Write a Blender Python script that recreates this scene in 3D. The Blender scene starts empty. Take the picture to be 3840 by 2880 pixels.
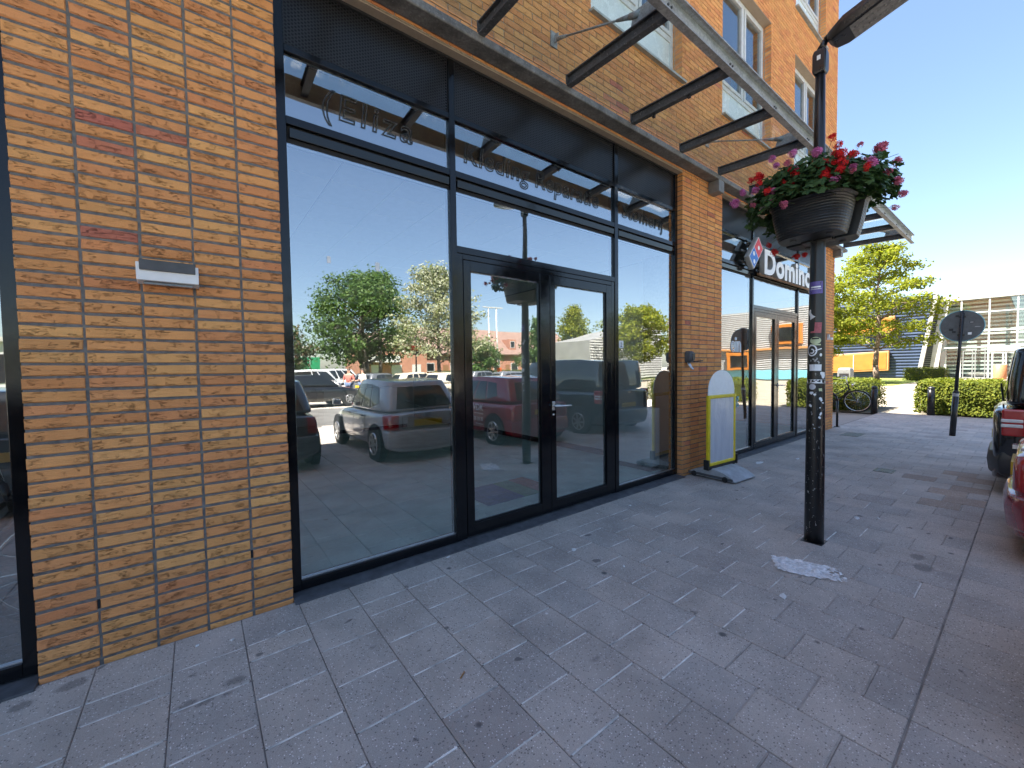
import bpy, bmesh, math, random
from mathutils import Vector, Matrix, noise
random.seed(7)
R = math.radians
scene = bpy.context.scene
COL = scene.collection

# ------------------------------------------------------------------ camera
cam_d = bpy.data.cameras.new('camera')
cam = bpy.data.objects.new('camera', cam_d)
COL.objects.link(cam)
right = Vector((0.790641098, -0.612116310, -0.014151935))
down = Vector((-0.034227351, -0.021108835, -0.999191126))
fwd = Vector((0.611322454, 0.790485952, -0.037640632))
mw = Matrix.Identity(4)
for i in range(3):
    mw[i][0] = right[i]; mw[i][1] = -down[i]; mw[i][2] = -fwd[i]
mw[0][3], mw[1][3], mw[2][3] = 0.6497, -2.8930, 1.4782
cam.matrix_world = mw
cam_d.sensor_fit = 'HORIZONTAL'
cam_d.sensor_width = 36.0
cam_d.lens = 1524.766 / 3840 * 36.0
cam_d.clip_start = 0.02
cam_d.clip_end = 2000
scene.camera = cam

# ------------------------------------------------------------------ sky, sun, exposure
SUN_EL, SUN_AZ = R(58), R(-40)            # azimuth from +Y towards +X
world = bpy.data.worlds.new('World')
scene.world = world
world.use_nodes = True
wn = world.node_tree.nodes; wl = world.node_tree.links
wn.clear()
w_out = wn.new('ShaderNodeOutputWorld'); w_bg = wn.new('ShaderNodeBackground'); w_sky = wn.new('ShaderNodeTexSky')
w_sky.sky_type = 'NISHITA'
w_sky.sun_disc = False
w_sky.sun_elevation = SUN_EL
w_sky.sun_rotation = SUN_AZ
w_sky.altitude = 0
w_sky.air_density = 1.0
w_sky.dust_density = 1.0
w_sky.ozone_density = 1.5
w_bg.inputs['Strength'].default_value = 0.05
wl.new(w_sky.outputs[0], w_bg.inputs[0]); wl.new(w_bg.outputs[0], w_out.inputs[0])
sun_d = bpy.data.lights.new('sun', 'SUN')
sun_d.energy = 5.0
sun_d.angle = R(0.5)
sun_d.color = (1.0, 0.94, 0.84)
sun = bpy.data.objects.new('sun', sun_d)
COL.objects.link(sun)
SUNV = Vector((math.sin(SUN_AZ) * math.cos(SUN_EL), math.cos(SUN_AZ) * math.cos(SUN_EL), math.sin(SUN_EL)))
sun.rotation_euler = SUNV.to_track_quat('Z', 'Y').to_euler()
sun.location = (0, 0, 30)
scene.view_settings.view_transform = 'Standard'
scene.view_settings.look = 'None'
scene.view_settings.gamma = 1.0
scene.view_settings.use_curve_mapping = False
scene.view_settings.exposure = 2.8
scene.cycles.max_bounces = 10
scene.cycles.transparent_max_bounces = 24
scene.cycles.glossy_bounces = 6
scene.cycles.diffuse_bounces = 5
scene.cycles.caustics_reflective = False
scene.cycles.caustics_refractive = False
scene.cycles.use_denoising = True
scene.cycles.sample_clamp_indirect = 6.0

# ------------------------------------------------------------------ materials
class NT:
    """small wrapper that builds a node tree"""
    def __init__(s, name):
        s.m = bpy.data.materials.new(name); s.m.use_nodes = True
        s.t = s.m.node_tree; s.t.nodes.clear()
        s.out = s.n('ShaderNodeOutputMaterial')
    def n(s, typ, **kw):
        nd = s.t.nodes.new(typ)
        for k, v in kw.items():
            if k.startswith('i_'):
                nd.inputs[k[2:].replace('_', ' ')].default_value = v
            else:
                setattr(nd, k, v)
        return nd
    def l(s, a, b): s.t.links.new(a, b)
    def math(s, op, a, b=None, c=None):
        nd = s.n('ShaderNodeMath', operation=op)
        for i, v in enumerate((a, b, c)):
            if v is None: continue
            if isinstance(v, (int, float)): nd.inputs[i].default_value = v
            else: s.l(v, nd.inputs[i])
        return nd.outputs[0]
    def ramp(s, fac, stops, interp='LINEAR'):
        nd = s.n('ShaderNodeValToRGB'); cr = nd.color_ramp; cr.interpolation = interp
        while len(cr.elements) < len(stops): cr.elements.new(0.5)
        for e, (p, c) in zip(cr.elements, stops):
            e.position = p; e.color = (c[0], c[1], c[2], 1) if not isinstance(c, (int, float)) else (c, c, c, 1)
        s.l(fac, nd.inputs[0]); return nd.outputs[0]
    def mix(s, fac, a, b, mode='MIX'):
        nd = s.n('ShaderNodeMix', data_type='RGBA', blend_type=mode)
        for sock, v in ((nd.inputs['Factor'], fac), (nd.inputs['A'], a), (nd.inputs['B'], b)):
            pass
        F, A, B = nd.inputs[0], nd.inputs[6], nd.inputs[7]
        for sk, v in ((F, fac), (A, a), (B, b)):
            if isinstance(v, (int, float)): sk.default_value = v if sk == F else (v, v, v, 1)
            elif isinstance(v, tuple): sk.default_value = (v[0], v[1], v[2], 1)
            else: s.l(v, sk)
        return nd.outputs[2]
    def noise(s, vec, scale, detail=3, rough=0.55, dist=0.0):
        nd = s.n('ShaderNodeTexNoise'); nd.inputs['Scale'].default_value = scale
        nd.inputs['Detail'].default_value = detail; nd.inputs['Roughness'].default_value = rough
        nd.inputs['Distortion'].default_value = dist
        if vec is not None: s.l(vec, nd.inputs['Vector'])
        return nd.outputs[0]
    def voro(s, vec, scale, feature='F1', out='Distance', rnd=1.0):
        nd = s.n('ShaderNodeTexVoronoi', feature=feature); nd.inputs['Scale'].default_value = scale
        nd.inputs['Randomness'].default_value = rnd
        if vec is not None: s.l(vec, nd.inputs['Vector'])
        return nd.outputs[out]
    def mapping(s, vec, loc=None, rot=None, scale=None):
        nd = s.n('ShaderNodeMapping')
        s.l(vec, nd.inputs[0])
        for i, v in ((1, loc), (2, rot), (3, scale)):
            if v is None: continue
            if isinstance(v, tuple): nd.inputs[i].default_value = v
            else: s.l(v, nd.inputs[i])
        return nd.outputs[0]
    def obj(s): return s.n('ShaderNodeTexCoord').outputs['Object']
    def pos(s): return s.n('ShaderNodeNewGeometry').outputs['Position']
    def rnd_obj(s): return s.n('ShaderNodeObjectInfo').outputs['Random']
    def rnd_isl(s): return s.n('ShaderNodeNewGeometry').outputs['Random Per Island']
    def xyz(s, vec):
        nd = s.n('ShaderNodeSeparateXYZ'); s.l(vec, nd.inputs[0]); return nd.outputs
    def comb(s, x, y, z):
        nd = s.n('ShaderNodeCombineXYZ')
        for i, v in enumerate((x, y, z)):
            if isinstance(v, (int, float)): nd.inputs[i].default_value = v
            else: s.l(v, nd.inputs[i])
        return nd.outputs[0]
    def bump(s, h, strength=0.5, dist=0.01):
        nd = s.n('ShaderNodeBump'); nd.inputs['Strength'].default_value = strength
        nd.inputs['Distance'].default_value = dist; s.l(h, nd.inputs['Height']); return nd.outputs[0]
    def bsdf(s, col, rough=0.6, metal=0.0, spec=0.5, normal=None, coat=0.0, coat_rough=0.05, **kw):
        b = s.n('ShaderNodeBsdfPrincipled')
        def put(k, v):
            if isinstance(v, (int, float)): b.inputs[k].default_value = v
            elif isinstance(v, tuple): b.inputs[k].default_value = (v[0], v[1], v[2], 1)
            else: s.l(v, b.inputs[k])
        put('Base Color', col); put('Roughness', rough); put('Metallic', metal)
        put('Specular IOR Level', spec)
        if coat: put('Coat Weight', coat); put('Coat Roughness', coat_rough)
        if normal is not None: s.l(normal, b.inputs['Normal'])
        return b.outputs[0]
    def done(s, sh):
        s.l(sh, s.out.inputs[0]); return s.m

M = {}
def plain(name, col, rough=0.6, metal=0.0, spec=0.5, coat=0.0, var=0.06, vscale=14.0, bump=0.0, bscale=90.0):
    t = NT(name); p = t.obj()
    n = t.noise(p, vscale, 4)
    f = t.ramp(n, [(0.3, 1 - var * 2), (0.7, 1 + var)])
    c = t.mix(1.0, col, f, 'MULTIPLY')
    nm = None
    if bump: nm = t.bump(t.noise(p, bscale, 3), bump, 0.004)
    rr = t.ramp(t.noise(p, vscale * 2.3, 3), [(0.3, max(0.02, rough - 0.05)), (0.7, min(1, rough + 0.06))])
    M[name] = t.done(t.bsdf(c, rr, metal, spec, nm, coat)); return M[name]

def brick_mat(name, per_object):
    t = NT(name)
    rnd = t.rnd_obj() if per_object else t.rnd_isl()
    r2 = t.math('FRACT', t.math('MULTIPLY', rnd, 37.31))
    r3 = t.math('FRACT', t.math('MULTIPLY', rnd, 91.7))
    p = t.obj() if per_object else t.pos()
    off = t.comb(t.math('MULTIPLY', rnd, 53.0), t.math('MULTIPLY', r2, 31.0), t.math('MULTIPLY', r3, 17.0))
    va = t.n('ShaderNodeVectorMath', operation='ADD'); t.l(p, va.inputs[0]); t.l(off, va.inputs[1]); v = va.outputs[0]
    base = t.ramp(rnd, [(0.0, (0.68, 0.345, 0.122)), (0.16, (0.64, 0.290, 0.108)), (0.34, (0.69, 0.372, 0.134)), (0.52, (0.655, 0.315, 0.116)),
                        (0.70, (0.615, 0.268, 0.110)), (0.84, (0.68, 0.360, 0.130)), (0.985, (0.60, 0.255, 0.108)), (0.994, (0.52, 0.20, 0.12)), (1.0, (0.48, 0.165, 0.115))])
    base = t.mix(1.0, base, t.ramp(r2, [(0.0, (1.00, 0.90, 0.90)), (0.5, (1.10, 1.00, 0.99)), (1.0, (1.18, 1.10, 1.10))]), 'MULTIPLY')
    cloud = t.ramp(t.noise(v, 9, 3), [(0.3, (0.93, 0.91, 0.90)), (0.7, (1.05, 1.06, 1.07))])
    c = t.mix(1.0, base, cloud, 'MULTIPLY')
    # hand-moulded creases running along the brick
    st = t.mapping(v, scale=(11.0, 11.0, 70.0))
    n1 = t.noise(st, 1.0, 5, 0.60, 0.9)
    crease = t.math('MAXIMUM', t.math('SUBTRACT', 1.0, t.math('MULTIPLY', t.math('ABSOLUTE', t.math('SUBTRACT', n1, 0.5)), 60.0)), 0.0)
    msk = t.ramp(t.noise(v, 17, 2), [(0.48, 0.0), (0.62, 1.0)])
    crease = t.math('MULTIPLY', crease, msk)
    c = t.mix(t.math('MULTIPLY', crease, 0.56), c, (0.13, 0.048, 0.02))
    grit = t.noise(v, 420, 2)
    c = t.mix(1.0, c, t.ramp(grit, [(0.3, 0.86), (0.7, 1.10)]), 'MULTIPLY')
    # dirt splash near the ground and pale lime scuffs
    z = t.xyz(t.pos())[2]
    low = t.ramp(z, [(0.0, 0.55), (0.2, 0.2), (0.5, 0.0)])
    dn = t.ramp(t.noise(t.pos(), 3.2, 5, 0.65), [(0.48, 0.0), (0.72, 0.7)])
    c = t.mix(t.math('MULTIPLY', low, dn), c, (0.16, 0.115, 0.085))
    sc = t.ramp(t.noise(t.pos(), 38, 2, 0.5), [(0.80, 0.0), (0.83, 0.8)])
    c = t.mix(sc, c, (0.55, 0.50, 0.42))
    h = t.math('SUBTRACT', t.math('ADD', t.math('MULTIPLY', n1, 0.5), t.math('MULTIPLY', grit, 0.10)), t.math('MULTIPLY', crease, 0.9))
    M[name] = t.done(t.bsdf(c, 0.88, 0, 0.25, t.bump(h, 1.0, 0.011)))
brick_mat('brick', True); brick_mat('brick_far', False)

def paving_mat(name, per_object, tint=(1, 1, 1)):
    t = NT(name)
    rnd = t.rnd_obj() if per_object else t.rnd_isl()
    p = t.pos()
    g = t.ramp(rnd, [(0.0, (0.445, 0.398, 0.356)), (0.25, (0.500, 0.436, 0.382)), (0.5, (0.415, 0.378, 0.346)), (0.75, (0.515, 0.450, 0.392)), (0.9, (0.455, 0.405, 0.362)), (1.0, (0.375, 0.330, 0.298))])
    g = t.mix(1.0, g, tint, 'MULTIPLY')
    c = t.mix(1.0, g, t.ramp(t.noise(p, 2.1, 5, 0.6), [(0.3, 0.80), (0.7, 1.14)]), 'MULTIPLY')
    # exposed aggregate: pale and dark grains
    vd = t.voro(p, 120); vc = t.voro(p, 120, out='Color')
    cs = t.xyz(vc)
    pale = t.math('MULTIPLY', t.ramp(cs[0], [(0.80, 0.0), (0.82, 1.0)]), t.ramp(vd, [(0.24, 1.0), (0.40, 0.0)]))
    dark = t.math('MULTIPLY', t.ramp(cs[1], [(0.83, 0.0), (0.86, 1.0)]), t.ramp(vd, [(0.30, 1.0), (0.5, 0.0)]))
    c = t.mix(t.math('MULTIPLY', pale, 0.85), c, (0.86, 0.82, 0.80))
    c = t.mix(t.math('MULTIPLY', dark, 0.75), c, (0.10, 0.09, 0.09))
    c = t.mix(1.0, c, t.ramp(t.noise(p, 300, 2), [(0.3, 0.84), (0.7, 1.20)]), 'MULTIPLY')
    # old spills and trodden gum
    c = t.mix(t.ramp(t.noise(p, 1.1, 5, 0.62, 0.4), [(0.52, 0.0), (0.70, 0.34)]), c, (0.20, 0.185, 0.17))
    st = t.noise(t.mapping(p, scale=(1.0, 1.35, 1)), 6.5, 2, 0.45)
    c = t.mix(t.ramp(st, [(0.715, 0.0), (0.74, 0.62)]), c, (0.055, 0.054, 0.058))
    gv = t.voro(p, 3.1); gm = t.ramp(t.xyz(t.voro(p, 3.1, out='Color'))[2], [(0.55, 0.0), (0.58, 1.0)])
    gum = t.math('MULTIPLY', t.ramp(gv, [(0.045, 1.0), (0.075, 0.0)]), gm)
    c = t.mix(t.math('MULTIPLY', gum, 0.75), c, (0.06, 0.06, 0.066))
    # a few old spills with a place of their own
    px_ = t.xyz(p); wob = t.math('MULTIPLY', t.math('SUBTRACT', t.noise(p, 14, 4, 0.6), 0.5), 0.10)
    spill = None
    for sx_, sy_, sr in ((0.56, -0.60, 0.050), (0.63, -0.625, 0.045), (0.71, -0.64, 0.030), (0.745, -0.565, 0.055), (0.13, -0.10, 0.07), (-0.02, -0.14, 0.05), (0.98, -0.47, 0.025), (0.80, -0.86, 0.02), (4.75, -2.42, 0.09), (4.95, -2.36, 0.07), (2.2, -1.55, 0.03), (1.35, -0.75, 0.022), (2.6, -0.42, 0.03), (3.2, -0.3, 0.03)):
        d_ = t.math('SQRT', t.math('ADD', t.math('POWER', t.math('SUBTRACT', px_[0], sx_), 2.0), t.math('POWER', t.math('MULTIPLY', t.math('SUBTRACT', px_[1], sy_), 1.5), 2.0)))
        m_ = t.math('SMOOTH_MIN', 1.0, t.math('MAXIMUM', 0.0, t.math('MULTIPLY', t.math('SUBTRACT', sr, t.math('ADD', d_, wob)), 40.0)), 0.2)
        spill = m_ if spill is None else t.math('MAXIMUM', spill, m_)
    c = t.mix(t.math('MULTIPLY', spill, 0.50), c, (0.10, 0.093, 0.086))
    wv = t.voro(p, 1.9); wm = t.ramp(t.xyz(t.voro(p, 1.9, out='Color'))[1], [(0.50, 0.0), (0.53, 1.0)])
    c = t.mix(t.math('MULTIPLY', t.math('MULTIPLY', t.ramp(wv, [(0.012, 1.0), (0.024, 0.0)]), wm), 0.8), c, (0.80, 0.78, 0.75))
    h = t.math('ADD', t.math('MULTIPLY', vd, 0.5), t.noise(p, 260, 3))
    M[name] = t.done(t.bsdf(c, 0.82, 0, 0.3, t.bump(h, 0.45, 0.003)))
paving_mat('paving', True); paving_mat('paving_far', False); paving_mat('paving_brown', True, (0.80, 0.70, 0.63))

plain('mortar', (0.165, 0.155, 0.145), 0.95, var=0.18, vscale=30, bump=0.5)
plain('mortar_up', (0.36, 0.31, 0.24), 0.95, var=0.15, vscale=30, bump=0.5)
plain('joint_dark', (0.24, 0.215, 0.195), 0.95, var=0.3, vscale=8)
plain('joint_mid', (0.40, 0.36, 0.32), 0.95, var=0.2, vscale=9)
plain('joint_sand', (0.76, 0.74, 0.70), 0.95, var=0.3, vscale=9)
plain('frame', (0.005, 0.0055, 0.007), 0.13, spec=0.42, coat=0.0, var=0.1, vscale=5)
plain('black_steel', (0.012, 0.012, 0.013), 0.30, spec=0.5, var=0.25, vscale=6)
plain('black_plastic', (0.014, 0.014, 0.015), 0.45, var=0.2)
plain('rubber', (0.018, 0.018, 0.019), 0.8, var=0.2)
plain('bluestone', (0.085, 0.09, 0.10), 0.6, var=0.2, vscale=12, bump=0.3)
plain('tan_metal', (0.36, 0.29, 0.22), 0.6, var=0.05)
plain('white_paint', (0.78, 0.79, 0.79), 0.5, var=0.04)
plain('white_plastic', (0.80, 0.81, 0.83), 0.35, var=0.03)
plain('grey_frame', (0.55, 0.57, 0.58), 0.5, var=0.06)
plain('sill_metal', (0.33, 0.36, 0.35), 0.5, var=0.12)
plain('spandrel', (0.62, 0.70, 0.72), 0.25, var=0.05, vscale=2)
plain('ceiling', (0.75, 0.76, 0.76), 0.9, var=0.03)
plain('inner_wall', (0.85, 0.85, 0.83), 0.85, var=0.03, vscale=2)
plain('inner_floor', (0.55, 0.72, 0.68), 0.5, var=0.12, vscale=3)
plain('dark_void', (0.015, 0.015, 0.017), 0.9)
plain('grey_plastic', (0.36, 0.375, 0.395), 0.6, var=0.15, vscale=9, bump=0.15)
plain('dark_grey_plastic', (0.075, 0.078, 0.085), 0.55, var=0.15, vscale=9)
plain('yellow_paint', (0.75, 0.56, 0.02), 0.4, var=0.1)
plain('yellow_plate', (0.62, 0.44, 0.02), 0.4, var=0.05)
plain('pot', (0.016, 0.017, 0.018), 0.42, var=0.25, vscale=8)
plain('bark', (0.17, 0.125, 0.09), 0.9, var=0.3, vscale=6, bump=0.8, bscale=22)
plain('bark_dark', (0.085, 0.07, 0.055), 0.9, var=0.3, vscale=6, bump=0.8, bscale=22)
plain('soil', (0.06, 0.045, 0.035), 0.95, var=0.3)
plain('path', (0.25, 0.215, 0.165), 0.9, var=0.12, vscale=0.8, bump=0.3, bscale=60)
plain('plaza', (0.38, 0.345, 0.30), 0.9, var=0.14, vscale=0.35, bump=0.3, bscale=40)
plain('asphalt', (0.13, 0.125, 0.12), 0.9, var=0.2, vscale=1.3, bump=0.5, bscale=140)
plain('navy', (0.042, 0.062, 0.115), 0.45, var=0.12, vscale=1.0)
plain('rib_grey', (0.22, 0.22, 0.215), 0.5, var=0.1, vscale=1.0)
plain('rib_white', (0.46, 0.46, 0.45), 0.5, var=0.06, vscale=1.0)
plain('orange', (0.40, 0.135, 0.018), 0.5, var=0.08, vscale=1.5)
plain('orange_pale', (0.42, 0.20, 0.07), 0.5, var=0.08, vscale=1.5)
plain('concrete_light', (0.36, 0.345, 0.32), 0.8, var=0.1, vscale=1.5)
plain('copper', (0.36, 0.16, 0.075), 0.5, var=0.15)
plain('roof_brown', (0.21, 0.135, 0.11), 0.9, var=0.2, vscale=3)
plain('house_brick', (0.36, 0.17, 0.115), 0.9, var=0.18, vscale=4)
plain('skin', (0.55, 0.33, 0.24), 0.55)
plain('cloth_red', (0.55, 0.16, 0.13), 0.85)
plain('cloth_blue', (0.10, 0.14, 0.24), 0.85)
plain('cloth_white', (0.7, 0.68, 0.65), 0.85)
plain('hair', (0.06, 0.04, 0.03), 0.6)
plain('chrome', (0.75, 0.76, 0.78), 0.18, metal=1.0, var=0.05)
plain('alu', (0.62, 0.63, 0.65), 0.35, metal=1.0, var=0.06)
plain('car_white', (0.50, 0.52, 0.54), 0.22, coat=0.8, var=0.02)
plain('car_red', (0.30, 0.012, 0.022), 0.22, coat=1.0, var=0.03)
plain('car_black', (0.010, 0.010, 0.013), 0.16, coat=1.0, var=0.05)
plain('car_grey', (0.10, 0.11, 0.125), 0.22, coat=1.0, var=0.03)
plain('car_beige', (0.52, 0.47, 0.38), 0.25, coat=0.8, var=0.03)
plain('car_glass', (0.012, 0.014, 0.016), 0.05, spec=0.8, var=0.02)
plain('bumper_black', (0.035, 0.036, 0.04), 0.33, var=0.15)
plain('lamp_red', (0.42, 0.012, 0.015), 0.15, spec=0.7, coat=0.6, var=0.05)
plain('lamp_white', (0.75, 0.74, 0.70), 0.15, spec=0.7, coat=0.6, var=0.05)
plain('lettering_white', (0.82, 0.83, 0.84), 0.4, var=0.02)
plain('logo_red', (0.70, 0.035, 0.05), 0.4, var=0.03)
plain('logo_blue', (0.010, 0.16, 0.60), 0.4, var=0.03)
plain('sign_side', (0.36, 0.36, 0.355), 0.45, var=0.05)
plain('paper', (0.76, 0.76, 0.75), 0.8, var=0.05)
plain('grey_zinc', (0.20, 0.205, 0.205), 0.5, metal=0.3, var=0.1)
plain('purple', (0.13, 0.095, 0.34), 0.4, var=0.1)
plain('sign_back', (0.10, 0.105, 0.11), 0.45, metal=0.2, var=0.12)
plain('pink', (0.42, 0.10, 0.12), 0.5, var=0.15, vscale=60)
plain('lime', (0.55, 0.60, 0.36), 0.5, var=0.1)
plain('green_sign', (0.02, 0.22, 0.10), 0.5)
plain('post_orange', (0.65, 0.13, 0.03), 0.5)
plain('teal', (0.16, 0.42, 0.50), 0.5)
plain('rug_red', (0.40, 0.10, 0.04), 0.95, var=0.2)
plain('rug_green', (0.06, 0.22, 0.08), 0.95, var=0.2)
plain('rug_blue', (0.03, 0.05, 0.20), 0.95, var=0.2)
plain('wood_door', (0.23, 0.12, 0.06), 0.6, var=0.2)
plain('led_glass', (0.16, 0.16, 0.155), 0.2, spec=0.6, var=0.2, vscale=30)

def galvanised(name, base, dark):
    t = NT(name); p = t.pos()
    v = t.voro(p, 65, out='Color'); s = t.xyz(v)[0]
    c = t.ramp(s, [(0.0, tuple(x * 0.78 for x in base)), (1.0, tuple(x * 1.18 for x in base))])
    c = t.mix(t.ramp(t.noise(p, 5, 6, 0.7), [(0.42, 0.0), (0.68, 0.75)]), c, dark)
    w = t.ramp(t.noise(p, 40, 3, 0.6), [(0.62, 0.0), (0.70, 0.45)])
    c = t.mix(w, c, (0.42, 0.42, 0.41))
    M[name] = t.done(t.bsdf(c, 0.6, 0.25, 0.4, t.bump(t.noise(p, 120, 3), 0.25, 0.002)))
galvanised('galv', (0.36, 0.37, 0.37), (0.15, 0.15, 0.15))
galvanised('galv_dark', (0.10, 0.105, 0.11), (0.045, 0.045, 0.047))
galvanised('beam_steel', (0.20, 0.20, 0.195), (0.06, 0.06, 0.058))

def post_paint():
    t = NT('post_paint'); p = t.obj()
    n = t.noise(t.mapping(p, scale=(1, 1, 0.6)), 46, 4, 0.7)
    z = t.xyz(p)[2]
    zone = t.ramp(z, [(0.0, 1.0), (0.28, 0.85), (0.40, 0.0)])   # object z / 4 below
    zz = t.n('ShaderNodeMapRange'); zz.inputs['From Max'].default_value = 4.0; t.l(z, zz.inputs['Value'])
    zone = t.ramp(zz.outputs[0], [(0.0, 1.0), (0.30, 0.8), (0.40, 0.0)])
    chip = t.math('MULTIPLY', t.ramp(n, [(0.635, 0.0), (0.655, 1.0)]), zone)
    c = t.mix(chip, (0.010, 0.010, 0.011), (0.55, 0.54, 0.53))
    M['post_paint'] = t.done(t.bsdf(c, 0.30, 0, 0.5))
post_paint()

def perforated():
    t = NT('perforated'); p = t.obj(); x, y, z = t.xyz(p)
    k = 2 * math.pi / 0.0195
    a = t.math('COSINE', t.math('MULTIPLY', x, k))
    b = t.math('COSINE', t.math('ADD', t.math('MULTIPLY', x, k * 0.5), t.math('MULTIPLY', z, k * 0.866)))
    c = t.math('COSINE', t.math('SUBTRACT', t.math('MULTIPLY', x, k * 0.5), t.math('MULTIPLY', z, k * 0.866)))
    s = t.math('ADD', t.math('ADD', a, b), c)
    hole = t.ramp(t.math('MULTIPLY', t.math('ADD', s, 1.5), 1 / 4.5), [(0.36, 0.0), (0.44, 1.0)])
    sh = t.bsdf(t.mix(t.noise(p, 4, 3), (0.012, 0.012, 0.014), (0.024, 0.025, 0.028)), 0.28, 0, 0.5)
    tr = t.n('ShaderNodeBsdfTransparent').outputs[0]
    mx = t.n('ShaderNodeMixShader'); t.l(hole, mx.inputs[0]); t.l(sh, mx.inputs[1]); t.l(tr, mx.inputs[2])
    M['perforated'] = t.done(mx.outputs[0])
perforated()

def glass(name, tint, base, edge, rough=0.0, dirt=0.0, dcol=(0.55, 0.55, 0.52, 1), dscale=3.5, wavy=0.0, dmin=0.25):
    """coated pane: part mirror, part clear"""
    t = NT(name)
    lw = t.n('ShaderNodeLayerWeight'); lw.inputs['Blend'].default_value = 0.35
    f = t.n('ShaderNodeMapRange'); f.inputs['To Min'].default_value = base; f.inputs['To Max'].default_value = edge
    t.l(t.math('POWER', lw.outputs['Facing'], 2.5), f.inputs['Value'])
    gl = t.n('ShaderNodeBsdfGlossy'); gl.inputs['Color'].default_value = (0.97, 0.99, 1, 1); gl.inputs['Roughness'].default_value = rough
    if wavy: t.l(t.bump(t.noise(t.pos(), 1.7, 1, 0.4), 1.0, wavy), gl.inputs['Normal'])
    tr = t.n('ShaderNodeBsdfTransparent'); tr.inputs['Color'].default_value = (*tint, 1)
    mx = t.n('ShaderNodeMixShader'); t.l(f.outputs[0], mx.inputs[0]); t.l(tr.outputs[0], mx.inputs[1]); t.l(gl.outputs[0], mx.inputs[2])
    sh = mx.outputs[0]
    if dirt:
        d = t.n('ShaderNodeBsdfDiffuse'); d.inputs['Color'].default_value = dcol
        m2 = t.n('ShaderNodeMixShader')
        t.l(t.math('MULTIPLY', t.ramp(t.noise(t.pos(), dscale, 6, 0.7), [(0.35, dmin), (0.75, 1.0)]), dirt), m2.inputs[0])
        t.l(sh, m2.inputs[1]); t.l(d.outputs[0], m2.inputs[2]); sh = m2.outputs[0]
    M[name] = t.done(sh)
glass('shop_glass', (0.95, 0.985, 0.97), 0.40, 0.78, wavy=0.0016)
glass('inner_glass', (0.97, 0.99, 0.98), 0.03, 0.25)
glass('upper_glass', (0.62, 0.70, 0.72), 0.22, 0.60, wavy=0.002)
glass('canopy_glass', (0.93, 0.965, 0.95), 0.035, 0.30, dirt=0.10)
glass('museum_glass', (0.85, 0.9, 0.88), 0.13, 0.5)
glass('ghost_glue', (0.34, 0.35, 0.35), 0.02, 0.05, dirt=0.16, dcol=(0.45, 0.45, 0.44, 1), dscale=22)
glass('film', (0.92, 0.92, 0.92), 0.05, 0.3, dirt=1.0, dcol=(0.97, 0.97, 0.98, 1), dscale=38, dmin=0.45)
glass('clear_panel', (0.9, 0.9, 0.9), 0.03, 0.3, dirt=0.1)

def leaf_mat(name, cols, trans=0.45, rough=0.5):
    t = NT(name); rnd = t.rnd_isl()
    stops = [(i / (len(cols) - 1), c) for i, c in enumerate(cols)]
    c = t.ramp(rnd, stops)
    b = t.bsdf(c, rough, 0, 0.2)
    tl = t.n('ShaderNodeBsdfTranslucent'); t.l(t.mix(1.0, c, (1.2, 1.25, 0.7), 'MULTIPLY'), tl.inputs['Color'])
    mx = t.n('ShaderNodeMixShader'); mx.inputs[0].default_value = trans; t.l(b, mx.inputs[1]); t.l(tl.outputs[0], mx.inputs[2])
    M[name] = t.done(mx.outputs[0])
leaf_mat('leaf_lime', [(0.13, 0.16, 0.012), (0.19, 0.205, 0.016), (0.10, 0.13, 0.014), (0.24, 0.235, 0.02)], 0.5, 0.7)
leaf_mat('leaf_green', [(0.055, 0.11, 0.028), (0.085, 0.14, 0.035), (0.04, 0.085, 0.025), (0.12, 0.17, 0.05)], 0.4)
leaf_mat('leaf_silver', [(0.30, 0.32, 0.22), (0.14, 0.17, 0.07), (0.42, 0.42, 0.33), (0.20, 0.22, 0.09)], 0.35)
leaf_mat('leaf_dark', [(0.03, 0.06, 0.022), (0.05, 0.08, 0.028), (0.10, 0.05, 0.03)], 0.3)
leaf_mat('leaf_hedge', [(0.10, 0.125, 0.012), (0.07, 0.095, 0.012), (0.15, 0.16, 0.014), (0.05, 0.07, 0.01)], 0.35, 0.75)
leaf_mat('leaf_geranium', [(0.030, 0.070, 0.024), (0.046, 0.095, 0.032), (0.062, 0.115, 0.04), (0.026, 0.058, 0.022)], 0.25, 0.6)
leaf_mat('petal_red', [(0.55, 0.016, 0.022), (0.70, 0.035, 0.03), (0.46, 0.012, 0.03)], 0.3)
leaf_mat('petal_pink', [(0.56, 0.16, 0.42), (0.64, 0.24, 0.52), (0.48, 0.10, 0.34)], 0.3)
leaf_mat('petal_rose', [(0.46, 0.10, 0.20), (0.56, 0.18, 0.28), (0.40, 0.07, 0.15)], 0.3)
plain('stem', (0.07, 0.11, 0.03), 0.6)
def grass_mat():
    t = NT('grass'); p = t.pos()
    c = t.ramp(t.noise(p, 1.2, 6, 0.7), [(0.3, (0.10, 0.13, 0.03)), (0.5, (0.15, 0.19, 0.045)), (0.75, (0.22, 0.23, 0.08))])
    M['grass'] = t.done(t.bsdf(c, 0.9, 0, 0.2, t.bump(t.noise(p, 60, 4), 0.8, 0.05)))
grass_mat()
def dented():
    t = NT('dented_sheet'); p = t.obj()
    n = t.noise(t.mapping(p, scale=(1, 1, 0.5)), 5, 4, 0.6, 0.6)
    st = t.noise(t.mapping(p, scale=(14, 14, 1.2)), 2, 3)
    c = t.mix(t.ramp(st, [(0.3, 0.0), (0.7, 0.4)]), (0.52, 0.53, 0.58), (0.74, 0.75, 0.79))
    M['dented_sheet'] = t.done(t.bsdf(c, 0.30, 0.12, 0.5, t.bump(n, 0.7, 0.03)))
dented()

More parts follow.
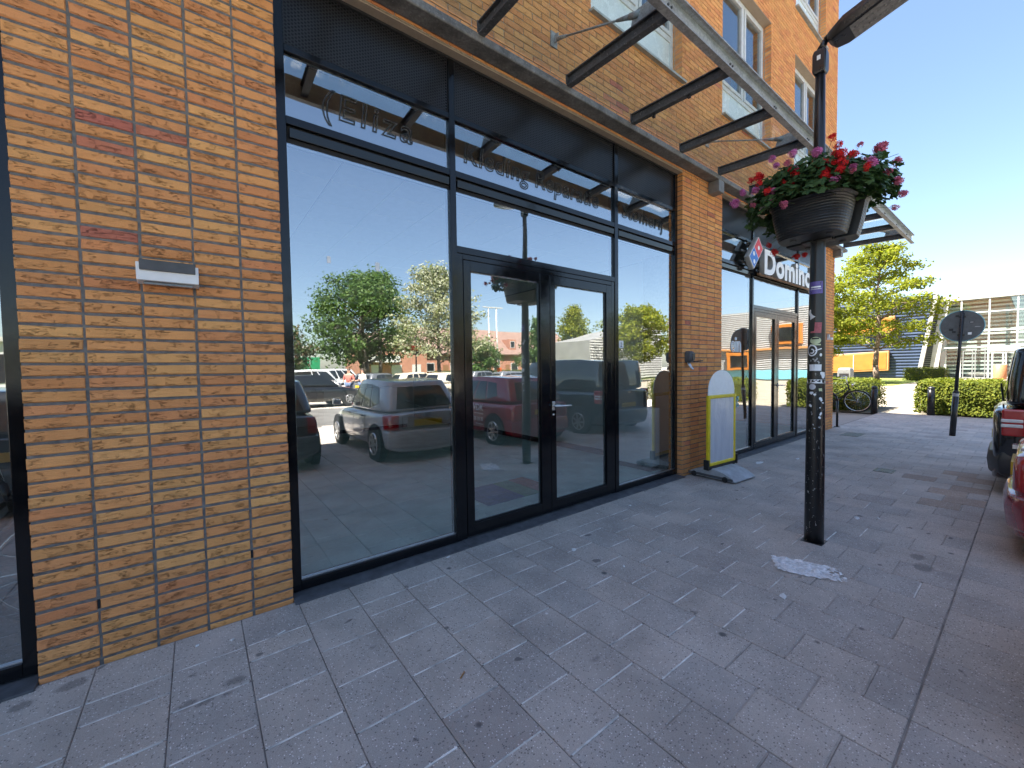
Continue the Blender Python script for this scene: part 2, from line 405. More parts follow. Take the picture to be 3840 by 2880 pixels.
# ------------------------------------------------------------------ mesh helpers
class MB:
    def __init__(s): s.v = []; s.f = []; s.mi = []; s.cur = 0
    def add(s, verts, faces):
        o = len(s.v); s.v += [tuple(v) for v in verts]
        for f in faces: s.f.append([i + o for i in f]); s.mi.append(s.cur)
        return s
    def box(s, x0, x1, y0, y1, z0, z1):
        return s.add([(x0, y0, z0), (x1, y0, z0), (x1, y1, z0), (x0, y1, z0), (x0, y0, z1), (x1, y0, z1), (x1, y1, z1), (x0, y1, z1)],
                     [(0, 3, 2, 1), (4, 5, 6, 7), (0, 1, 5, 4), (1, 2, 6, 5), (2, 3, 7, 6), (3, 0, 4, 7)])
    def hexa(s, b, t):
        """two loops of equal length: bottom and top"""
        n = len(b)
        return s.add(list(b) + list(t), [tuple(range(n - 1, -1, -1)), tuple(range(n, 2 * n))] + [(i, (i + 1) % n, n + (i + 1) % n, n + i) for i in range(n)])
    def cyl(s, p0, p1, r0, r1=None, n=12, cap=True):
        r1 = r0 if r1 is None else r1
        p0 = Vector(p0); p1 = Vector(p1); d = (p1 - p0).normalized()
        u = d.orthogonal().normalized(); w = d.cross(u)
        a = [p0 + (u * math.cos(2 * math.pi * i / n) + w * math.sin(2 * math.pi * i / n)) * r0 for i in range(n)]
        b = [p1 + (u * math.cos(2 * math.pi * i / n) + w * math.sin(2 * math.pi * i / n)) * r1 for i in range(n)]
        f = [(i, (i + 1) % n, n + (i + 1) % n, n + i) for i in range(n)]
        if cap: f += [tuple(range(n - 1, -1, -1)), tuple(range(n, 2 * n))]
        return s.add(a + b, f)
    def tube(s, pts, r, n=8, rads=None):
        for i in range(len(pts) - 1):
            ra, rb = (rads[i], rads[i + 1]) if rads else (r, r)
            s.cyl(pts[i], pts[i + 1], ra, rb, n)
        return s
    def loft(s, rings, cap=True, closed=True):
        o = len(s.v); n = len(rings[0])
        vs = [p for r_ in rings for p in r_]; f = []
        for k in range(len(rings) - 1):
            for i in range(n if closed else n - 1):
                f.append((k * n + i, k * n + (i + 1) % n, (k + 1) * n + (i + 1) % n, (k + 1) * n + i))
        if cap and closed: f += [tuple(range(n - 1, -1, -1)), tuple(range((len(rings) - 1) * n, len(rings) * n))]
        return s.add(vs, f)
    def torus(s, c, axis, R_, r_, n=28, m=8, squash=1.0):
        c = Vector(c); ax = Vector(axis).normalized(); u = ax.orthogonal().normalized(); w = ax.cross(u)
        rings = []
        for i in range(n):
            a = 2 * math.pi * i / n; d = u * math.cos(a) + w * math.sin(a)
            rings.append([c + d * (R_ + r_ * math.cos(2 * math.pi * j / m)) + ax * (r_ * squash * math.sin(2 * math.pi * j / m)) for j in range(m)])
        rings.append(rings[0])
        return s.loft(rings, cap=False)
    def build(s, name, mat, parent=None, smooth=False, bevel=0.0, seg=2, sub=0, loc=None, recalc=True):
        me = bpy.data.meshes.new(name); me.from_pydata(s.v, [], s.f)
        mats = mat if isinstance(mat, (list, tuple)) else [mat]
        for m_ in mats: me.materials.append(M[m_] if isinstance(m_, str) else m_)
        if len(mats) > 1: me.polygons.foreach_set('material_index', s.mi)
        if recalc:
            bm = bmesh.new(); bm.from_mesh(me); bmesh.ops.recalc_face_normals(bm, faces=bm.faces); bm.to_mesh(me); bm.free()
        o = bpy.data.objects.new(name, me); COL.objects.link(o)
        if parent is not None: o.parent = parent
        if loc: o.location = loc
        if smooth:
            me.polygons.foreach_set('use_smooth', [True] * len(me.polygons))
        if bevel:
            b = o.modifiers.new('bevel', 'BEVEL'); b.width = bevel; b.segments = seg; b.limit_method = 'ANGLE'; b.angle_limit = R(35)
            me.polygons.foreach_set('use_smooth', [True] * len(me.polygons)); b.harden_normals = True
        if sub:
            b = o.modifiers.new('sub', 'SUBSURF'); b.levels = sub; b.render_levels = sub
            me.polygons.foreach_set('use_smooth', [True] * len(me.polygons))
        return o
def tag(o, label, cat, group=None, kind=None):
    o['label'] = label; o['category'] = cat
    if group: o['group'] = group
    if kind: o['kind'] = kind
    return o
def struct(o, label=None):
    o['kind'] = 'structure'
    if label: o['label'] = label
    return o
def thing(name, label, cat, loc=(0, 0, 0), rz=0.0, group=None):
    o = bpy.data.objects.new(name, None); COL.objects.link(o); o.location = loc; o.rotation_euler = (0, 0, rz); o.empty_display_size = 0.1
    return tag(o, label, cat, group)
def share(name, me, parent, loc, rot=(0, 0, 0), sc=(1, 1, 1)):
    o = bpy.data.objects.new(name, me); COL.objects.link(o); o.parent = parent
    o.location = loc; o.rotation_euler = rot; o.scale = sc; return o
def copy_tree(o, parent=None):
    c = o.copy(); COL.objects.link(c)
    c.parent = parent
    for ch in list(o.children): copy_tree(ch, c)
    return c
def box(name, mat, parent, x0, x1, y0, y1, z0, z1, bevel=0.0):
    return MB().box(x0, x1, y0, y1, z0, z1).build(name, mat, parent, bevel=bevel)
def text_mesh(name, body, size, mat, parent, loc, rot, extrude=0.0, offset=0.0, shear=0.0, outline=0.0, mirror=False, spacing=1.0, align='LEFT', sx=1.0):
    cu = bpy.data.curves.new(name, 'FONT'); cu.body = body; cu.size = size; cu.extrude = extrude; cu.offset = offset; cu.shear = shear
    cu.space_character = spacing; cu.align_x = align; cu.resolution_u = 4
    if outline:
        cu.fill_mode = 'NONE'; cu.bevel_depth = outline; cu.bevel_resolution = 0; cu.extrude = 0
    tmp = bpy.data.objects.new('tmp', cu); COL.objects.link(tmp)
    dg = bpy.context.evaluated_depsgraph_get()
    me = bpy.data.meshes.new_from_object(tmp.evaluated_get(dg))
    bpy.data.objects.remove(tmp); bpy.data.curves.remove(cu)
    me.name = name; me.materials.clear(); me.materials.append(M[mat])
    o = bpy.data.objects.new(name, me); COL.objects.link(o); o.parent = parent; o.location = loc; o.rotation_euler = rot
    o.scale = ((-1 if mirror else 1) * sx, 1, 1); return o

# ================================================================== THE SETTING
def sheet(name, mat, x0, x1, y0, y1, z, label=None):
    o = MB().add([(x0, y0, z), (x1, y0, z), (x1, y1, z), (x0, y1, z)], [(0, 1, 2, 3)]).build(name, mat); return struct(o, label)
sheet('ground', 'plaza', -400, 500, -420, 420, -0.075, 'wide pale paved ground reaching to the horizon')
road_o = sheet('road', 'asphalt', -60, 34, -14.5, -8.2, -0.045, 'dark asphalt lane behind the parked cars')
sheet('plaza', 'path', 16.86, 60, -30, 30, -0.03, 'pale sunlit plaza in front of the museum')
sheet('lawn', 'grass', -40, 70, -62, -27, -0.025, 'green lawn across the car park')
sheet('lawn', 'grass', 37, 56, 3.0, 26, -0.022, 'strip of lawn before the blue ribbed building')

PV = 0.305; PX0 = 0.198
pav = MB().box(-6, 16.84, -2.602, 0.02, -0.07, -0.005).build('pavement', 'joint_dark'); struct(pav, 'grey paved footway along the shop fronts')
bay = MB().box(-6, 16.84, -8.2, -2.604, -0.07, -0.006).build('parking_bay', 'joint_dark'); struct(bay, 'slab paved parking bays along the footway')
def slab_verts(w, h, t=0.03, c=0.003):
    a = [(-w / 2, -h / 2), (w / 2, -h / 2), (w / 2, h / 2), (-w / 2, h / 2)]
    k1 = (w - 2 * c) / w; k2 = (h - 2 * c) / h
    return [(x, y, -t) for x, y in a] + [(x, y, -c * 0.8) for x, y in a] + [(x * k1, y * k2, 0) for x, y in a]
SLF = [(0, 1, 5, 4), (1, 2, 6, 5), (2, 3, 7, 6), (3, 0, 4, 7), (4, 5, 9, 8), (5, 6, 10, 9), (6, 7, 11, 10), (7, 4, 8, 11), (8, 9, 10, 11)]
def slab_mesh(name, w, h, mat='paving'):
    me = bpy.data.meshes.new(name); me.from_pydata(slab_verts(w, h), [], SLF); me.materials.append(M[mat]); return me
GAP = 0.0045; GAPY = 0.0075
slab_full = slab_mesh('paving_slab', PV - GAP, PV - GAPY); slab_half = slab_mesh('paving_slab_half', PV - GAP, PV / 2 - GAPY)
slab_brown = slab_mesh('paving_slab_brown', PV - GAP, PV - GAPY, 'paving_brown')
slabs = []; joints = MB(); joints2 = MB(); rs = random.Random(3)
for i in range(-8, 55):
    cx = PX0 + PV * (i + 0.5); y = -0.008; first = True
    rows = [(-0.008, -0.31)]
    if i % 2 == 0: rows.append((-0.31, -0.463)); yy = -0.463
    else: yy = -0.31
    while yy - PV > -2.60: rows.append((yy, yy - PV)); yy -= PV
    if yy > -2.585: rows.append((yy, -2.600))
    for (a, b) in rows:
        slabs.append((cx, (a + b) / 2, a - b, i))
        light = i < 26 and ((cx < 4.8 and b > -1.9 and cx + b * 1.6 < 3.6) or rs.random() < .10)
        if b > -2.55:
            (joints if light else joints2).box(cx - PV / 2 + 0.012, cx + PV / 2 - 0.012, b - 0.0036, b + 0.0036, -0.0095, -0.0012)
cv = Vector((0.65, -2.893))
def vis(cx, cy):
    d = Vector((cx - 0.65, cy + 2.893, -1.478)); w = d.dot(fwd)
    if w < 0.2: return False
    u = d.dot(right) / w; v = d.dot(down) / w
    return abs(u) < 1.30 and v < 1.02
seen = sorted([s_ for s_ in slabs if vis(s_[0], s_[1])], key=lambda s_: (Vector(s_[:2]) - cv).length)
near = seen[:300]; nearset = set(near)
post_xy = (4.69, -1.775)
brown_at = {(7.5, -2.2), (7.8, -2.4), (8.1, -2.1), (8.4, -2.4), (8.7, -2.2), (6.9, -2.4), (7.2, -2.4)}
for s_ in near:
    cx, cy, h, i = s_
    is_brown = any(abs(cx - bx) < 0.16 and abs(cy - by) < 0.16 for bx, by in brown_at)
    me = slab_full if abs(h - PV) < 0.01 else (slab_half if abs(h - PV / 2) < 0.01 else None)
    z = rs.uniform(-0.0012, 0.0012)
    tilt = (rs.uniform(-0.003, 0.003), rs.uniform(-0.003, 0.003), 0)
    if me is None:
        o = MB().add(slab_verts(PV - GAP, h - GAPY), SLF).build('paving_slab', 'paving', pav, loc=(cx, cy - (.003 if cy < -2.4 else 0), z))
    else:
        o = share('paving_slab', slab_brown if is_brown and me is slab_full else me, pav, (cx, cy, z), tilt)
rest = MB()
for s_ in slabs:
    if s_ in nearset: continue
    cx, cy, h, i = s_
    z = rs.uniform(-0.0015, 0.0015)
    rest.add([(x + cx, y + cy, zz + z) for x, y, zz in slab_verts(PV - GAP, h - GAPY)], SLF)
o = rest.build('paving_slab', 'paving_far', pav); o['kind'] = 'stuff'
o = joints.build('joint_sand', 'joint_sand', pav); o['kind'] = 'stuff'
o = joints2.build('joint_sand', 'joint_mid', pav); o['kind'] = 'stuff'
rest = MB()
for i in range(-8, 55):
    cx = PX0 + PV * (i + 0.5); yy = -2.600; k = 0
    while yy > -8.1:
        h = 0.61 if not (k == 0 and i % 2) else 0.305
        rest.add([(x + cx, y + yy - h / 2, zz + rs.uniform(-0.001, 0.001) - 0.001) for x, y, zz in slab_verts(PV - GAP, h - GAP)], SLF); yy -= h; k += 1
o = rest.build('paving_slab', 'paving_far', bay); o['kind'] = 'stuff'

# ================================================================== APARTMENT BUILDING
CZ = 0.0626; Z0 = -0.0342                 # brick course height and level of course 0
BLD_TOP = 11.6
bld = thing('apartment_building', 'orange brick apartment block with shops on its ground floor', 'building')
OPEN = [(-4.665, 0.0), (1.09, 5.755), (6.845, 11.51)]
PIERS = [(0.0, 1.09), (5.755, 6.845), (11.51, 12.28)]
def brick_variant(rng, w=0.21, h=0.0506, d=0.075):
    def loop(ins, y, jit):
        p = []
        xs = [-w / 2 + ins, -w / 6, w / 6, w / 2 - ins]
        for x in xs: p.append((x + rng.uniform(-jit, jit), y + rng.uniform(-jit, jit) * 0.7, -h / 2 + ins + rng.uniform(-jit, jit)))
        for x in reversed(xs): p.append((x + rng.uniform(-jit, jit), y + rng.uniform(-jit, jit) * 0.7, h / 2 - ins + rng.uniform(-jit, jit)))
        return p
    b = MB(); b.loft([[(x, d, z) for x, y, z in loop(0, 0, 0)], loop(0.0005, 0.005, 0.0014), loop(0.0045, 0.0, 0.0012)], cap=False)
    n = len(b.v); q = n - 8
    b.f += [[q + 0, q + 1, q + 6, q + 7], [q + 1, q + 2, q + 5, q + 6], [q + 2, q + 3, q + 4, q + 5]]; b.mi += [0] * 3
    me = bpy.data.meshes.new('brick'); me.from_pydata(b.v, [], b.f); me.materials.append(M['brick'])
    bm = bmesh.new(); bm.from_mesh(me); bmesh.ops.recalc_face_normals(bm, faces=bm.faces); bm.to_mesh(me); bm.free()
    if sum(p.normal.y for p in me.polygons if abs(p.normal.y) > .8) > 0: me.flip_normals()
    return me
rb = random.Random(11)
variants = [brick_variant(rb) for _ in range(14)]
far_bricks = MB()
def fb(x0, x1, z0, z1, y0=0.0, y1=0.07, j=0.0015):
    a = [rb.uniform(-j, j) for _ in range(6)]
    far_bricks.add([(x0 + a[0], y0 + a[4], z0 + a[1]), (x1 + a[2], y0 + a[5], z0 + a[3]), (x1 + a[0], y0 + a[4], z1 + a[1]), (x0 + a[2], y0 + a[5], z1 + a[3]),
                    (x0, y1, z0), (x1, y1, z0), (x1, y1, z1), (x0, y1, z1)],
                   [(0, 1, 2, 3), (1, 5, 6, 2), (4, 0, 3, 7), (3, 2, 6, 7), (4, 5, 1, 0)])
# weep holes in the first pier
WEEP = {(0, 5), (3, 6)}
for pi, (a, b) in enumerate(PIERS):
    core = MB().box(a + 0.003, b - (0.003 if pi < 2 else 0.09), 0.005, 0.6, -0.1, 4.045)
    pier = core.build('brick_pier', 'mortar', bld)
    for k in range(0, 65):
        z0, z1 = Z0 + k * CZ, Z0 + (k + 1) * CZ
        if pi == 0 and k < 59:
            for c in range(5):
                o = share('brick', rb.choice(variants), pier, (a + 0.105 + 0.22 * c + rb.uniform(-.0015, .0015), rb.uniform(-.002, .002), (z0 + z1) / 2 + rb.uniform(-.001, .001)),
                          (rb.uniform(-.004, .004), rb.uniform(-.006, .006), rb.uniform(-.004, .004)), (1 if rb.random() < .5 else -1, 1, 1))
                if o.scale.x < 0: o.scale.x = 1; o.rotation_euler.y += math.pi
        else:
            n = 5 if pi < 2 else 4
            for c in range(n):
                x0 = a + 0.22 * c; x1 = min(x0 + 0.21, b)
                if x1 - x0 > 0.03: fb(x0, x1, z0 + .0058, z1 - .0058)
        # returns into the openings
        if pi > 0:
            fb(a - 0.002, a + 0.06, z0 + .0058, z1 - .0058, 0.0, 0.098, 0.001)
            fb(a - 0.002, a + 0.06, z0 + .0058, z1 - .0058, 0.110, 0.20, 0.001)
for (c, k) in WEEP:
    x = 0.215 + 0.22 * c; z0, z1 = Z0 + k * CZ, Z0 + (k + 1) * CZ
    box('weep_hole', 'dark_void', bld, x - .0052, x + .0052, 0.0006, 0.02, z0 + .012, z1 - .004)
WCOL = [(1.13, 2.89), (3.98, 5.74), (6.83, 8.58), (9.68, 11.41)]
WROW = [(5.165, 7.28), (8.155, 10.27)]
WIN = [(x0, x1, z0, z1) for z0, z1 in WROW for x0, x1 in WCOL]
def free(z0, z1, x0, x1):
    seg = [(x0, x1)]
    for a, b, c, d in WIN:
        if z1 <= c + 0.001 or z0 >= d - 0.001: continue
        ns = []
        for s0, s1 in seg:
            if b <= s0 or a >= s1: ns.append((s0, s1)); continue
            if a > s0: ns.append((s0, a))
            if b < s1: ns.append((b, s1))
        seg = ns
    return seg
for k in range(65, 168):
    z0, z1 = Z0 + k * CZ, Z0 + (k + 1) * CZ
    x = -2.2 + (0.11 if k % 2 else 0.0)
    while x < 12.27:
        x1 = min(x + 0.21, 12.28)
        for s0, s1 in free(z0, z1, x, x1):
            if s1 - s0 > 0.025: fb(s0, s1, z0 + .0055, z1 - .0055)
        x += 0.22
    for a, b, c, d in WIN:
        if z0 > c - .03 and z1 < d + .03:
            fb(b - 0.003, b + 0.05, z0 + .0055, z1 - .0055, 0.0, 0.098, 0.001); fb(b - 0.003, b + 0.05, z0 + .0055, z1 - .0055, 0.110, 0.20, 0.001)
            fb(a - 0.05, a + 0.003, z0 + .0055, z1 - .0055, 0.0, 0.098, 0.001)
o = far_bricks.build('brick', 'brick_far', bld, recalc=True); o['kind'] = 'stuff'
# wall core around the window openings
wc = MB(); zs = sorted({4.03, 10.5} | {c for _, _, c, _ in WIN} | {d for _, _, _, d in WIN})
for za, zb in zip(zs[:-1], zs[1:]):
    for s0, s1 in free(za + .002, zb - .002, -2.2, 12.274): wc.box(s0, s1, 0.006, 0.34, za, zb)
wc.build('upper_wall', 'mortar_up', bld)
box('upper_wall', 'brick_far', bld, -30, 12.278, 0.004, 0.34, 10.502, BLD_TOP)
box('upper_wall', 'brick_far', bld, -30, -2.202, 0.004, 0.34, 4.03, 10.5)
box('end_wall', 'brick_far', bld, 11.95, 12.28, 0.342, 14, -0.1, BLD_TOP - .004)
box('back_wall', 'brick_far', bld, -30, 11.948, 13.7, 14, -0.1, BLD_TOP - .004)
box('roof', 'concrete_light', bld, -30.1, 12.4, -0.06, 14.1, BLD_TOP, BLD_TOP + 0.3)
box('floor_slab', 'concrete_light', bld, -30, 11.948, 0.345, 13.69, 4.06, 4.34)
box('floor_slab', 'concrete_light', bld, -30, 11.948, 0.345, 13.69, 7.55, 7.80)
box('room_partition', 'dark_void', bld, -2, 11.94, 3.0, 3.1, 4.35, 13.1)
for a, b in OPEN[1:]:
    box('lintel', 'tan_metal', bld, a + .002, b - .002, -0.004, 0.066, 4.006, 4.016)
    box('lintel', 'dark_void', bld, a + .002, b - .002, 0.068, 0.33, 3.99, 4.028)
for x0, x1, z0, z1 in WIN:
    wd = MB(); f = 0.062; y0, y1 = 0.125, 0.185
    wd.box(x0 + .006, x0 + f, y0, y1, z0, z1 - .006).box(x1 - f, x1 - .006, y0, y1, z0, z1 - .006)
    wd.box(x0 + f, x1 - f, y0, y1, z1 - f, z1 - .006).box(x0 + f, x1 - f, y0, y1, z0, z0 + f)
    zt = z0 + 0.56; xm = x0 + (x1 - x0) * 0.55
    wd.box(x0 + f, x1 - f, y0 + .002, y1, zt - .03, zt + .035)
    wd.box(xm - .03, xm + .03, y0 + .002, y1, zt + .035, z1 - f)
    w = wd.build('window', 'grey_frame', bld, bevel=0.004)
    for a, b in ((x0 + f, xm - .03), (xm + .03, x1 - f)):
        sd = MB(); g = 0.05; za, zb = zt + .037, z1 - f - .002; a += .003; b -= .003
        sd.box(a, a + g, y0 - .012, y1 - .01, za, zb).box(b - g, b, y0 - .012, y1 - .01, za, zb).box(a + g, b - g, y0 - .012, y1 - .01, zb - g, zb).box(a + g, b - g, y0 - .012, y1 - .01, za, za + g)
        sd.build('sash', 'grey_frame', w, bevel=0.003)
        box('pane', 'upper_glass', w, a + g - .004, b - g + .004, y0 + .02, y0 + .028, za + g - .004, zb - g + .004)
    box('lower_pane', 'spandrel', w, x0 + f - .003, x1 - f + .003, y0 + .018, y0 + .03, z0 + f - .003, zt - .027)
    MB().hexa([(x0 - .02, -0.055, z0 - .045), (x1 + .02, -0.055, z0 - .045), (x1 + .02, 0.124, z0 - .008), (x0 - .02, 0.124, z0 - .008)],
              [(x0 - .02, -0.055, z0 - .020), (x1 + .02, -0.055, z0 - .020), (x1 + .02, 0.124, z0 + .012), (x0 - .02, 0.124, z0 + .012)]).build('sill', 'sill_metal', w)
    box('lintel', 'tan_metal', bld, x0 + .003, x1 - .003, 0.001, 0.122, z1 - .004, z1 + .006)
    cu = MB(); n = 26
    for q in range(n):
        xa = x0 + .1 + (x1 - x0 - .2) * 0.32 * q / n
        cu.add([(xa, .5 + .02 * math.sin(q * 1.7), z0 + .6), (xa + (x1 - x0 - .2) * .32 / n, .5 + .02 * math.sin((q + 1) * 1.7), z0 + .6), (xa + (x1 - x0 - .2) * .32 / n, .5 + .02 * math.sin((q + 1) * 1.7), z1), (xa, .5 + .02 * math.sin(q * 1.7), z1)], [(0, 1, 2, 3)])
    cu.build('curtain', 'cloth_white', w, smooth=True)

# shop interiors
fl = MB().box(-4.66, 11.94, 0.16, 9.0, -0.06, 0.012).build('shop_floor', 'inner_floor'); struct(fl, 'pale tiled floor inside the shops')
tm = bpy.data.meshes.new('floor_tile'); tm.from_pydata(slab_verts(0.592, 0.592, 0.012, 0.002), [], SLF); tm.materials.append(M['inner_floor'])
for i in range(8):
    for j in range(8): share('floor_tile', tm, fl, (1.40 + .6 * i, 0.50 + .6 * j, 0.020))
iw = MB().box(5.96, 6.6, 0.62, 9.0, 0.015, 4.0).build('wall_right', 'inner_wall'); struct(iw, 'white party wall between the two shops')
struct(MB().box(-4.66, 0.19, 0.17, 1.54, 0.013, 0.018).build('floor_dimming_sheet', 'dark_grey_plastic'), 'added dark sheet that dims the floor of the leftmost shop')  # added dark sheet: puts the shop's dimness into the floor colour
struct(MB().box(0.20, 0.88, 0.62, 9.0, 0.015, 4.0).build('wall_left', 'inner_wall'), 'white party wall behind the near brick pier')
struct(MB().box(-4.66, 11.94, 9.0, 9.2, 0.015, 4.0).build('wall_back', 'inner_wall'), 'white back wall of the shops')
box('skirting', 'black_plastic', iw, 5.945, 5.958, 0.63, 8.98, 0.016, 0.11)
cg = MB().box(0.9, 5.95, 0.20, 8.98, 3.03, 3.06).build('ceiling', 'dark_grey_plastic'); struct(cg, 'suspended white tile ceiling inside the empty shop')
cm = bpy.data.meshes.new('ceiling_tile'); b_ = MB().box(-.234, .234, -.234, .234, -.012, .0); cm.from_pydata(b_.v, [], b_.f); cm.materials.append(M['ceiling'])
for i in range(10):
    for j in range(14): share('ceiling_tile', cm, cg, (1.315 + .48 * i, 0.39 + .48 * j, 3.029))
struct(MB().box(6.62, 11.94, 0.20, 8.98, 3.03, 3.06).build('ceiling', 'ceiling'), 'white ceiling inside the pizza shop')
struct(MB().box(-4.66, 0.19, 1.55, 1.65, 0.015, 4.0).build('wall_darkened', 'dark_grey_plastic'), 'inner wall coloured dark to dim the leftmost shop window')  # set close and coloured dark so the shop interior looks shaded

# ------------------------------------------------------------------ shop fronts
def pane(parent, x0, x1, z0, z1, spacer=True, y=0.098):
    pb_ = MB().box(x0, x1, y, y + .008, z0, z1); pb_.mi = [1, 1, 0, 1, 1, 1]
    p = pb_.build('pane', ['shop_glass', 'inner_glass'], parent)
    if spacer:
        s = MB(); w = .007
        s.box(x0, x0 + w, y + .009, y + .02, z0, z1).box(x1 - w, x1, y + .009, y + .02, z0, z1).box(x0 + w, x1 - w, y + .009, y + .02, z0, z0 + w).box(x0 + w, x1 - w, y + .009, y + .02, z1 - w, z1)
        s.build('spacer', 'alu', p)
    return p
def shopfront(dx, label):
    sf = thing('shopfront', label, 'shopfront', (dx, 0, 0))
    for a, b in ((1.092, 1.152), (2.335, 2.388), (4.445, 4.505), (5.692, 5.753)):
        box('mullion', 'frame', sf, a, b, 0.070, 0.16, 0.024, 4.003, bevel=0.003)
    for a, b, bay_ in ((1.152, 2.335, 'A'), (2.388, 4.445, 'B'), (4.505, 5.692, 'C')):
        a += .0005; b -= .0005
        box('perforated_panel', 'perforated', sf, a, b, 0.088, 0.090, 3.563, 4.000)
        box('panel_backing', 'dark_void', sf, a, b, 0.135, 0.155, 3.563, 4.000)
        box('transom', 'frame', sf, a, b, 0.073, 0.15, 3.517, 3.562, bevel=0.003)
        up = pane(sf, a, b, 3.113, 3.519)
        box('transom', 'frame', sf, a, b, 0.072, 0.15, 3.064, 3.115, bevel=0.003)
        MB().hexa([(a + .018, .080, 2.986), (b - .004, .080, 2.986), (b - .004, .14, 2.986), (a + .018, .14, 2.986)],
                  [(a + .018, .074, 3.046), (b - .004, .074, 3.046), (b - .004, .14, 3.046), (a + .018, .14, 3.046)]).build('vent_profile', 'frame', sf, bevel=.004)
        box('rebate', 'dark_void', sf, a, b, 0.100, 0.150, 2.951, 3.063)
        if bay_ != 'B':
            pane(sf, a, b, .088, 2.953)
            box('bottom_rail', 'frame', sf, a, b, 0.072, 0.15, 0.024, 0.090, bevel=0.003)
            box('bead', 'alu', sf, a + .002, b - .002, 0.084, 0.0965, 0.0915, 0.0985)
        else:
            pane(sf, a, b, 2.503, 2.953)
            box('transom', 'frame', sf, a, b, 0.072, 0.15, 2.448, 2.505, bevel=0.003)
            for p, q in ((a, 2.4435), (4.3865, b)):
                box('door_jamb', 'frame', sf, p, q, 0.078, 0.14, 0.024, 2.4475, bevel=0.004)
            box('door_head', 'frame', sf, 2.444, 4.386, 0.078, 0.14, 2.402, 2.4475, bevel=0.004)
            for p, q, g0, g1 in ((2.447, 3.431, 2.515, 3.305), (3.436, 4.383, 3.504, 4.295)):
                lf = MB().box(p, g0, .074, .135, .036, 2.398).box(g1, q, .074, .135, .036, 2.398).box(g0, g1, .074, .135, .036, .140).box(g0, g1, .074, .135, 2.310, 2.398)
                door = lf.build('door_leaf', 'frame', sf, bevel=.003)
                pane(door, g0 - .002, g1 + .002, .138, 2.312, y=.10)
                bd = MB().box(g0, g0 + .012, .086, .099, .140, 2.31).box(g1 - .012, g1, .086, .099, .140, 2.31).box(g0 + .012, g1 - .012, .086, .099, .140, .152)
                bd.build('glazing_bead', 'frame', door, bevel=.002)
            h = MB().box(3.446, 3.484, .062, .073, 1.055, 1.145)
            hd = h.build('handle_plate', 'alu', sf, bevel=.008, seg=3)
            MB().cyl((3.465, .065, 1.100), (3.465, .022, 1.100), .010).cyl((3.465, .024, 1.100), (3.66, .020, 1.092), .0115, .0105).build('lever', 'alu', hd, smooth=True)
            MB().cyl((3.462, .073, 1.012), (3.462, .066, 1.012), .011, n=14).build('lock', 'alu', sf, smooth=True)
    for p, q in ((1.092, 2.388), (2.392, 3.43), (3.434, 5.205), (5.209, 5.752)):
        MB().hexa([(p, -.052, -.04), (q, -.052, -.04), (q, .16, -.04), (p, .16, -.04)], [(p, -.052, .010), (q, -.052, .010), (q, .16, .0225), (p, .16, .0225)]).build('threshold', 'bluestone', sf, bevel=.003)
    return sf
sf1 = shopfront(0, 'black framed empty shop front with double doors beside the near brick pier')
sf2 = shopfront(5.755, 'black framed pizza shop front with double doors behind the pavement sign')
# only the last bay of the shop at the picture's edge shows
sf0 = thing('shopfront', 'sliver of black framed shop window at the left edge of the photo', 'shopfront')
box('mullion', 'frame', sf0, -0.064, -0.003, 0.070, 0.16, 0.024, 4.003, bevel=.003)
box('bottom_rail', 'frame', sf0, -1.25, -0.0645, 0.072, 0.15, 0.024, 0.090, bevel=.003)
box('bead', 'alu', sf0, -1.25, -0.066, 0.084, 0.0965, 0.0915, 0.0985)
pane(sf0, -1.25, -0.064, .088, 4.0)
box('threshold', 'bluestone', sf0, -1.25, -0.004, -.052, .16, -.04, .012, bevel=.003)
# faded window lettering (outlines of glue where the letters were peeled off)
fr = (R(90), 0, 0)
text_mesh('lettering', '(Eliza', 0.255, 'ghost_glue', sf1, (1.36, .0945, 3.215), fr, shear=.12, outline=.0052, spacing=1.22, sx=.98)
text_mesh('lettering', 'Kleding Reparatie', 0.245, 'ghost_glue', sf1, (2.47, .0945, 3.220), fr, shear=.15, outline=.005, spacing=1.06, sx=.92)
text_mesh('lettering', 'Stomerij', 0.245, 'ghost_glue', sf1, (4.60, .0945, 3.220), fr, shear=.15, outline=.005, spacing=1.06, sx=.95)
for nm, x, z, w, h, mt in (('window_sticker', 1.378, 2.22, .024, .045, 'paper'), ('window_sticker', 1.712, 2.21, .03, .062, 'paper'), ('window_sticker', 4.545, 1.70, .082, .088, 'paper')):
    o = box(nm, mt, sf1, x, x + w, .0955, .0968, z, z + h)
text_mesh('numeral', '2', .075, 'black_plastic', sf1, (4.566, .0945, 1.715), fr)
# lettering on the pizza shop's windows
text_mesh('lettering', 'ein', 0.36, 'lettering_white', sf2, (1.60, .0945, 1.70), fr, outline=.009, sx=.85)
text_mesh('lettering', 'ing', 0.26, 'teal', sf2, (1.66, .0945, .86), fr, extrude=.001, sx=.8)
o = box('window_film', 'teal', sf2, 1.18, 1.62, .0955, .0968, .73, 1.0)

